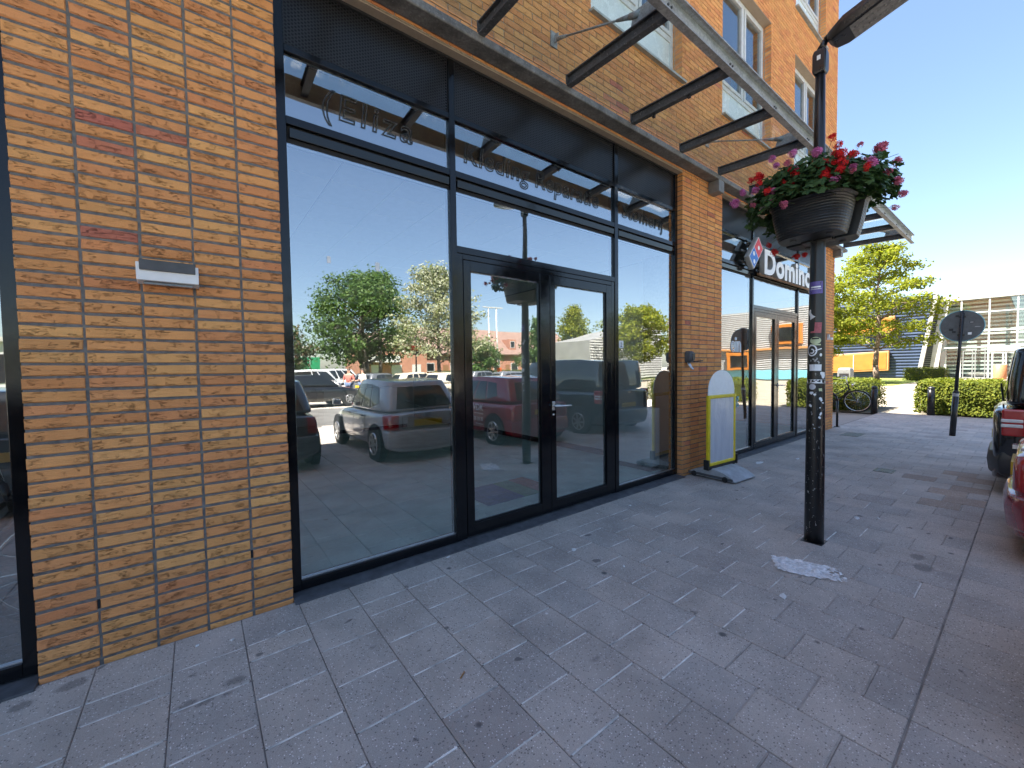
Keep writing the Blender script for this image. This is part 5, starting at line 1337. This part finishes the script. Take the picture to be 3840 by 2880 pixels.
# ================================================================== TREES AND HEDGES
def leaf_cloud(b, rg, c, rad, n, size, squash=.75):
    c = Vector(c)
    for _ in range(n):
        d = Vector((rg.gauss(0, 1), rg.gauss(0, 1), rg.gauss(0, 1))).normalized() * (rg.random() ** .45)
        p = c + Vector((d.x * rad, d.y * rad, d.z * rad * squash))
        nrm = (d + Vector((rg.uniform(-.8, .8), rg.uniform(-.8, .8), rg.uniform(-.2, 1.0)))).normalized()
        u = nrm.orthogonal().normalized(); a = rg.uniform(0, 6.28); w = nrm.cross(u); u2 = u * math.cos(a) + w * math.sin(a); w2 = nrm.cross(u2)
        s = size * rg.uniform(.6, 1.3)
        b.add([p - u2 * s * .5, p + w2 * s * .28, p + u2 * s * .55, p - w2 * s * .28], [(0, 1, 2, 3)])
def tree(label, loc, H, crown_z0, rfun, n_br, n_leaf, leaf, size, seed, trunk=.17, bark='bark', lean=0.0, clump=.85, group=None, flat=.5, name='street_tree', tiers=None):
    rg = random.Random(seed); t = thing(name, label, 'tree', loc, group=group); w = MB(); lf = MB()
    pts = [Vector((lean * (k / 8) ** 2 + .10 * math.sin(k * 1.3 + seed), .10 * math.cos(k * 1.7 + seed), H * .97 * k / 8)) for k in range(9)]
    pts[0] = Vector((0, 0, -.1))
    w.tube(pts, 0, 10, [trunk * (1.15 - .95 * (k / 8) ** .8) for k in range(9)])
    def stem(z):
        f = max(0, min(7.99, z / (H * .97) * 8)); i = int(f); return pts[i].lerp(pts[i + 1], f - i)
    clumps = []
    for k in range(n_br):
        q = (k + .5) / n_br; z = crown_z0 + (H - crown_z0) * q
        if tiers: z = crown_z0 + (H - crown_z0) * (math.floor(q * tiers) + .5 + rg.uniform(-.16, .16)) / tiers
        az = k * 2.399 + rg.uniform(-.4, .4); r_ = rfun((z - crown_z0) / (H - crown_z0)) * rg.uniform(.72, 1.12)
        a = stem(z * .92); b_ = Vector((math.cos(az) * r_, math.sin(az) * r_, 0)) + stem(z); b_.z = z + r_ * .12 + rg.uniform(-.2, .3)
        m_ = a.lerp(b_, .5) + Vector((0, 0, .12 * r_)); tr_ = trunk * (.34 - .24 * q)
        w.tube([a, m_, b_], 0, 5, [tr_, tr_ * .6, tr_ * .2])
        for s_ in (.30, .55, .80, 1.0):
            p = (a.lerp(m_, s_ * 2) if s_ < .5 else m_.lerp(b_, s_ * 2 - 1)) + Vector((rg.uniform(-.3, .3), rg.uniform(-.3, .3), rg.uniform(-.1, .25))) * min(1, r_ * .4)
            clumps.append((p, clump * (.55 + .6 * rg.random()) * (.7 + .4 * s_)))
        for _ in range(2):
            e = m_.lerp(b_, rg.uniform(.2, .9)); g_ = e + Vector((rg.uniform(-1, 1), rg.uniform(-1, 1), rg.uniform(-.1, .5))) * r_ * .38
            w.tube([e, g_], 0, 4, [tr_ * .3, tr_ * .1]); clumps.append((g_, clump * rg.uniform(.5, .9)))
    clumps.append((stem(H), clump * .7))
    tot = sum(c_[1] ** 2 for c_ in clumps)
    for p, r_ in clumps: leaf_cloud(lf, rg, p, r_, max(6, int(n_leaf * r_ * r_ / tot)), size, flat)
    w.build('trunk', bark, t, smooth=True); o = lf.build('crown', leaf, t, recalc=False)
    return t
dome = lambda R_: (lambda q: R_ * (math.sin(math.pi * min(1, .16 + q * .80)) ** .7))
cone = lambda R_: (lambda q: R_ * (1 - q) ** .75 + .25)
tree('young lime green oak with a straight trunk before the blue building', (45, 5.22, -.02), 11.3, 2.4, lambda q: (3.7 if q < .6 else 3.7 * ((1 - q) / .4) ** .8) + .25, 40, 13000, 'leaf_lime', .24, 4, .20, flat=.5, clump=.95, tiers=10)
tree('slender tree rising behind the hedge at the building corner', (40, 7.3, -.02), 7.6, 2.3, dome(2.3), 20, 8000, 'leaf_lime', .24, 9, .17, flat=.5)
tree('wide leafy tree with forked top across the car park', (11.4, -30.5, -.02), 8.8, 2.0, dome(4.0), 44, 15000, 'leaf_green', .26, 12, .42, 'bark_dark', clump=1.15, flat=.8)
tree('narrow ivy covered stem above the wide leafy tree', (12.6, -30.0, -.02), 9.6, 6.0, dome(1.2), 14, 3600, 'leaf_green', .24, 17, .16, 'bark_dark', clump=.8, flat=1.0)
tree('silver leaved tree beside the distant flower basket', (13.3, -21.0, -.02), 8.2, 1.9, lambda q: 2.7 * (1 - q) ** .5 + .3, 34, 11000, 'leaf_silver', .20, 14, .14, 'bark_dark', clump=.85, flat=.7)
tree('dark bushy tree behind the white vans', (5.0, -27.5, -.02), 4.1, 1.0, dome(1.7), 18, 5000, 'leaf_dark', .24, 15, .14, 'bark_dark', clump=.8, flat=.8)
tree('low tree in front of the brown roofed houses', (31, -43, -.02), 5.0, 1.0, dome(2.6), 20, 5000, 'leaf_green', .32, 31, .16, 'bark_dark', clump=1.1, flat=.8)
tree('pointed tree left of the tall poplar', (39.5, -41, -.02), 8.2, 1.0, cone(2.4), 26, 6000, 'leaf_green', .34, 32, .18, 'bark_dark', clump=1.0, flat=.9)
tree('tall feathery poplar before the striped pavilion', (43, -37, -.02), 9.9, 1.0, cone(3.4), 34, 9000, 'leaf_lime', .34, 33, .2, 'bark_dark', clump=1.1, flat=.9)
tree('broad yellow green tree in front of the striped pavilion', (38.5, -23.6, -.02), 7.6, 2.0, dome(3.4), 34, 10000, 'leaf_lime', .30, 34, .18, clump=1.05, flat=.6)
def hedge(label, x0, x1, y0, y1, h, n, seed, mat='leaf_hedge', name='hedge'):
    rg = random.Random(seed); t = thing(name, label, 'hedge', ((x0 + x1) / 2, (y0 + y1) / 2, 0)); cx, cy = (x0 + x1) / 2, (y0 + y1) / 2
    a, b_ = (x1 - x0) / 2, (y1 - y0) / 2; lf = MB()
    core = MB(); rings = []
    for z, k in ((.0, .80), (.3, .90), (h * .8, .90), (h * .93, .80)):
        rings.append([(sx * (a - .12 * 1) * k / .9, sy * (b_ - .12) * k / .9, z) for sx, sy in ((-1, -1), (1, -1), (1, 1), (-1, 1))])
    core.loft(rings).build('twigs', 'leaf_dark', t)
    for _ in range(n):
        f = rg.random()
        if f < .42: p = Vector((rg.uniform(-a, a), rg.uniform(-b_, b_), h + rg.uniform(-.10, .05))); nr = Vector((0, 0, 1))
        elif f < .74: p = Vector((-a + rg.uniform(-.05, .10), rg.uniform(-b_, b_), rg.uniform(.03, h))); nr = Vector((-1, 0, .2))
        elif f < .9: s_ = rg.choice((-1, 1)); p = Vector((rg.uniform(-a, a), s_ * (b_ + rg.uniform(-.10, .05)), rg.uniform(.03, h))); nr = Vector((0, s_, .2))
        else: p = Vector((a + rg.uniform(-.1, .05), rg.uniform(-b_, b_), rg.uniform(.03, h))); nr = Vector((1, 0, .2))
        bulge = .09 * noise.noise(Vector((p.x * 1.7 + seed, p.y * 1.7, p.z * 2.2))); k = 1 - .16 * max(0, (p.z / h - .82)) ** 1 * 2; p.x *= k; p.y *= k
        p += nr * bulge
        n_ = (nr + Vector((rg.uniform(-.9, .9), rg.uniform(-.9, .9), rg.uniform(-.5, .9)))).normalized(); u = n_.orthogonal().normalized(); w = n_.cross(u); an = rg.uniform(0, 6.28); u2 = u * math.cos(an) + w * math.sin(an); w2 = n_.cross(u2); s = rg.uniform(.035, .075)
        lf.add([p - u2 * s * .6, p + w2 * s * .32, p + u2 * s * .6, p - w2 * s * .32], [(0, 1, 2, 3)])
    lf.build('leaves', mat, t, recalc=False)
hedge('clipped green hedge behind the bicycle', 16.95, 19.4, .30, 4.6, .95, 16000, 1)
hedge('clipped green hedge behind the round traffic sign', 17.2, 19.2, -2.35, -.72, .93, 12000, 2)
hedge('clipped green hedge farther along beside the black van', 17.2, 19.4, -8.0, -4.2, .93, 9000, 3)
hedge('low yellow green shrub at the foot of the museum entrance', 48.5, 50.5, 1.6, 4.2, 1.05, 3500, 4, 'leaf_lime', 'shrub')
hedge('long low hedge before the brown roofed houses', 26, 52, -47.5, -46, 1.3, 7000, 5)

# ================================================================== MUSEUM
mu = thing('museum', 'glass fronted museum with leaning grey beams beyond the plaza', 'museum', (57, 0, 0))
def lean(y, z): return y + (z / 7.6) * -.70       # walls lean towards the right
# glass hall: Y from 3.4 down to -14
MB().box(.6, 14, -14, 3.2, 7.05, 7.65).build('roof', 'concrete_light', mu)
MB().hexa([(-.15, 3.05, 0), (-.15, 3.62, 0), (.35, 3.62, 0), (.35, 3.05, 0)], [(-.15, 2.28, 7.75), (-.15, 2.85, 7.75), (.35, 2.85, 7.75), (.35, 2.28, 7.75)]).build('leaning_beam', 'concrete_light', mu)
MB().box(-.12, .5, -14, 2.7, 7.22, 7.6).build('fascia', 'concrete_light', mu)
ys = [2.95, 1.55, -.15, -1.75, -3.4, -5.1, -6.8, -8.5, -10.2, -11.9, -13.6]
for y in ys[1:]: MB().box(-.06, .06, y - .05, y + .05, 0, 7.2).build('mullion', 'rib_white', mu)
for z in (2.85, 4.3, 6.0): MB().box(-.05, .05, -13.6, 2.6, z - .05, z + .05).build('transom', 'rib_white', mu)
zz = [0.05, 2.8, 4.25, 5.95, 7.2]
for a, b in zip(ys[:-1], ys[1:]):
    for c, d in zip(zz[:-1], zz[1:]):
        MB().box(-.012, .012, b + .055, min(a - .055, 2.75 if c > 2 else 2.9), c + .055, d - .055).build('pane', 'museum_glass', mu)
MB().box(-.4, .0, -1.55, 1.4, 0, .02).build('door_step', 'concrete_light', mu)
for a, b in ((1.4, .75), (.65, .0)):
    d = MB().box(-.12, -.07, b, b + .07, 0, 2.55).box(-.12, -.07, a - .07, a, 0, 2.55).box(-.12, -.07, b + .07, a - .07, 2.48, 2.55).box(-.12, -.07, b + .07, a - .07, 0, .12).build('door', 'grey_zinc', mu)
for a, b in ((-.35, -1.05), (-1.12, -1.82)):
    d = MB().box(-.12, -.07, b, b + .09, 0, 2.4).box(-.12, -.07, a - .09, a, 0, 2.4).box(-.12, -.07, b + .09, a - .09, 2.3, 2.4).box(-.12, -.07, b + .09, a - .09, 0, .15).build('door', 'rib_white', mu)
MB().box(-.16, -.05, -1.95, -.22, 2.42, 2.75).build('door_canopy', 'rib_white', mu)
for k in range(20):
    z = .4 + k * .36; MB().box(.9, .98, -13.5, 2.5, z, z + .18).build('louvre', 'white_paint', mu)
MB().box(6, 6.2, -14, 3, 0, 7).build('inner_wall', 'white_paint', mu)
MB().box(.1, 8, -13.9, 3, -.02, .03).build('hall_floor', 'concrete_light', mu)
# dark grille between beam and blue block
for k in range(40): MB().box(.05, .12, 2.9 + .002 * k, 4.0, .2 + k * .19, .2 + k * .19 + .10).build('louvre', 'rib_grey', mu)
MB().box(.14, .6, 2.9, 4.1, 0, 7.7).build('louvre_back', 'dark_void', mu)
nb = thing('museum_wing', 'navy blue ribbed building block with orange window boxes', 'museum', (56.6, 0, 0))
def wing_ring(z): return [(0, 4.25 - z * .14, z), (0, 24, z), (16, 24, z), (16, 4.25 - z * .14, z)]
MB().loft([wing_ring(0), wing_ring(8.0)]).build('block', 'navy', nb)
rm = MB()
for k in range(26):
    z = .08 + k * .30; y0 = 4.24 - z * .14
    rm.cur = 0; rm.loft([[(-.02, y0, z), (-.13, y0, z + .06), (-.13, y0, z + .16), (-.02, y0, z + .22)], [(-.02, 23.9, z), (-.13, 23.9, z + .06), (-.13, 23.9, z + .16), (-.02, 23.9, z + .22)]])
o = rm.build('rib', 'navy', nb); o['kind'] = 'stuff'
MB().hexa([(-.22, 4.12, 0), (-.22, 4.42, 0), (.2, 4.42, 0), (.2, 4.12, 0)], [(-.22, 3.0, 8.05), (-.22, 3.3, 8.05), (.2, 3.3, 8.05), (.2, 3.0, 8.05)]).build('edge_trim', 'concrete_light', nb)
def orange_box(par, y0, y1, z0, z1, tilt, x=-.55):
    def tz(y, z): return z + (y - y0) * tilt
    MB().hexa([(x, y0, tz(y0, z0)), (x, y1, tz(y1, z0)), (-.1, y1, tz(y1, z0)), (-.1, y0, tz(y0, z0))], [(x, y0, tz(y0, z1)), (x, y1, tz(y1, z1)), (-.1, y1, tz(y1, z1)), (-.1, y0, tz(y0, z1))]).build('window_box', 'orange_pale', par, bevel=.05)
    e = .18
    pn = MB().hexa([(x - .03, y0 + e, tz(y0 + e, z0 + e)), (x - .03, y1 - e, tz(y1 - e, z0 + e)), (x - .01, y1 - e, tz(y1 - e, z0 + e)), (x - .01, y0 + e, tz(y0 + e, z0 + e))], [(x - .03, y0 + e, tz(y0 + e, z1 - e)), (x - .03, y1 - e, tz(y1 - e, z1 - e)), (x - .01, y1 - e, tz(y1 - e, z1 - e)), (x - .01, y0 + e, tz(y0 + e, z1 - e))]).build('panel', 'orange', par)
    for q in (.42, .72):
        y = y0 + (y1 - y0) * q; MB().hexa([(x - .05, y - .03, tz(y, z0 + e)), (x - .05, y + .03, tz(y, z0 + e)), (x - .031, y + .03, tz(y, z0 + e)), (x - .031, y - .03, tz(y, z0 + e))], [(x - .05, y - .03, tz(y, z1 - e)), (x - .05, y + .03, tz(y, z1 - e)), (x - .031, y + .03, tz(y, z1 - e)), (x - .031, y - .03, tz(y, z1 - e))]).build('bar', 'rib_white', par)
orange_box(nb, 6.35, 13.0, .75, 2.75, -.055)
orange_box(nb, 5.95, 10.5, 4.60, 6.25, -.03)
gw = thing('museum_wing', 'grey ribbed museum wing with orange framed windows beyond the car park', 'museum', (45, 0, 0))
MB().box(0, 9.5, -24, -8.2, 0, 6.9).build('block', 'rib_grey', gw)
rm = MB()
for k in range(34): z = .12 + k * .2; rm.box(-.07, -.001, -24, -8.2, z, z + .10)
o = rm.build('rib', 'rib_white', gw); o['kind'] = 'stuff'
for a, b, c, d in ((-12.6, -10.2, 3.4, 5.3), (-17.0, -14.6, 1.0, 2.8), (-21.5, -18.5, 3.6, 5.0)):
    MB().box(-.5, -.08, a, b, c, d).build('window_box', 'orange', gw, bevel=.05); MB().box(-.53, -.501, a + .5, b - .3, c + .3, d - .3).build('pane', 'car_glass', gw)
MB().box(-.45, -.08, -23.5, -8.4, 2.95, 3.15).build('band', 'orange_pale', gw); MB().box(-.1, -.001, -23.5, -8.4, .1, 1.0).build('plinth', 'teal', gw)
pv_ = thing('pavilion', 'pavilion clad in white horizontal slats beyond the black van', 'building', (43, -30, 0))
MB().hexa([(-7, -4, 0), (7, -4, 0), (7, 2, 0), (-7, 2, 0)], [(-7, -4, 4.6), (7, -4, 7.6), (7, 2, 7.6), (-7, 2, 4.6)]).build('block', 'rib_grey', pv_)
for k in range(24):
    z = .2 + k * .3; xa = -7 if z < 4.5 else -7 + (z - 4.5) * 14 / 3.0
    if xa < 6.4: MB().box(xa, 7, 2.001, 2.09, z, z + .17).build('slat', 'rib_white', pv_)
bar_ = MB()
for lb, y in (('rusty brown cylinder planter at the museum doors', -.95), ('rusty brown cylinder planter half hidden by the black van', -2.2)):
    t = thing('planter', lb, 'planter', (54.6, y, -.02)); N3 = 20
    MB().loft([[(r_ * math.cos(2 * math.pi * i / N3), r_ * math.sin(2 * math.pi * i / N3), z) for i in range(N3)] for z, r_ in ((0, .36), (.1, .38), (1.25, .38), (1.27, .35), (1.0, .33))]).build('barrel', 'copper', t, smooth=True)

# ================================================================== ACROSS THE CAR PARK
hs = thing('terraced_houses', 'row of brick houses with a long brown tiled roof', 'houses', (42, -56, 0))
MB().box(-16, 16, -5, 4, 0, 4.0).build('wall', 'house_brick', hs)
MB().loft([[(-16.3, 4.5, 3.8), (-16.3, 4.5, 4.0), (-16.3, -.5, 8.3), (-16.3, -5.5, 4.0), (-16.3, -5.5, 3.8)], [(16.3, 4.5, 3.8), (16.3, 4.5, 4.0), (16.3, -.5, 8.3), (16.3, -5.5, 4.0), (16.3, -5.5, 3.8)]]).build('roof', 'roof_brown', hs)
for k in range(8):
    x = -14 + k * 4; MB().box(x - .7, x + .7, 4.001, 4.08, 1.1, 2.4).build('window', 'rib_white', hs); MB().box(x - .6, x + .6, 4.081, 4.09, 1.2, 2.3).build('pane', 'car_glass', hs)
    MB().box(x - 1.9, x - 1.0, 4.001, 4.06, 0, 2.1).build('door', 'wood_door', hs)
for x in (-6.5, 2, 9): d = MB().box(x - .8, x + .8, 1.2, 3.6, 4.6, 6.6).build('dormer', 'house_brick', hs); MB().box(x - .5, x + .5, 3.601, 3.64, 5.2, 6.3).build('window', 'rib_white', d); MB().box(x - .42, x + .42, 3.641, 3.65, 5.28, 6.22).build('pane', 'car_glass', d)
h2 = thing('house', 'brick house with white balcony behind the silver leaved tree', 'house', (20, -47, 0))
MB().box(-4, 4, -5, 2, 0, 4.6).build('wall', 'house_brick', h2); MB().loft([[(-4.3, 2.4, 4.6), (-4.3, -1.5, 6.4), (-4.3, -5.4, 4.6)], [(4.3, 2.4, 4.6), (4.3, -1.5, 6.4), (4.3, -5.4, 4.6)]]).build('roof', 'roof_brown', h2); MB().box(-3.8, 0, 2.0, 3.2, 2.4, 3.2).build('balcony', 'rib_white', h2)
for x in (-2.5, 0, 2.5): MB().box(x - .6, x + .6, 2.001, 2.06, .8, 2.1).build('window', 'rib_white', h2)
h3 = thing('office_building', 'low white flat roofed building behind the white vans', 'building', (2, -52, 0))
MB().box(-22, 9, -5, 2, 0, 4.2).build('wall', 'rib_white', h3); MB().box(-22.4, 9.4, -5.4, 2.4, 4.2, 4.6).build('roof', 'concrete_light', h3)
for k in range(14): x = -20 + k * 2.1; MB().box(x - .7, x + .7, 2.001, 2.05, 1.0, 3.2).build('window', 'car_glass', h3)
for lb, dx in (('tall double armed light mast left of its twin', 0), ('tall double armed light mast right of its twin', 1.3)):
    m_ = thing('light_mast', lb, 'lamp post', (33.4 + dx, -44.5 + dx * .3, 0), group='tall white light masts on the lawn')
    MB().cyl((0, 0, 0), (0, 0, 10.1), .14, .08, 12).build('pole', 'rib_white', m_, smooth=True); MB().box(-1.0, 1.0, -.12, .12, 10.08, 10.2).build('arms', 'rib_white', m_); MB().box(-.25, .25, .12, .14, 1.9, 2.7).build('notice', 'rib_white', m_)
m_ = thing('lamp_post', 'distant black lamp post carrying a red flower basket', 'lamp post', (12.3, -22.6, -.02))
MB().cyl((0, 0, 0), (0, 0, 4.0), .07, .035, 12).build('pole', 'black_steel', m_, smooth=True); MB().box(-.1, .1, -.6, 0, 4.0, 4.07).build('luminaire', 'black_steel', m_)
m2_ = MB(); N4 = 16
f_ = thing('flower_basket', 'distant black planter of red geraniums on a lamp post', 'planter', (12.3, -22.6, 2.48))
MB().loft([[(r_ * math.cos(2 * math.pi * i / N4), r_ * math.sin(2 * math.pi * i / N4), z) for i in range(N4)] for z, r_ in ((0, .3), (.25, .36))]).build('planter_half', 'pot', f_)
lf = MB(); leaf_cloud(lf, random.Random(3), (0, 0, .42), .52, 700, .07, .45); lf.build('leaves', 'leaf_geranium', f_, recalc=False)
lf = MB(); leaf_cloud(lf, random.Random(4), (0, 0, .46), .55, 500, .08, .45); lf.build('flowers', 'petal_red', f_, recalc=False)
gs = thing('notice_board', 'green information board on posts across the car park', 'sign', (8.2, -34.5, 0))
MB().box(-.9, -.05, -.03, .03, 1.6, 2.7).box(.05, .9, -.03, .03, 1.6, 2.7).build('board', 'green_sign', gs); MB().cyl((-.5, 0, 0), (-.5, 0, 1.6), .04).cyl((.5, 0, 0), (.5, 0, 1.6), .04).build('post', 'black_steel', gs)
pb = thing('letter_box', 'orange post box before the row of brick houses', 'letter box', (33.5, -42.2, 0))
MB().box(-.3, .3, -.25, .25, .6, 1.6).build('body', 'post_orange', pb, bevel=.04); MB().box(-.08, .08, -.08, .08, 0, .6).build('leg', 'black_steel', pb); MB().box(-.22, .22, .251, .27, 1.3, 1.36).build('slot', 'dark_void', pb)
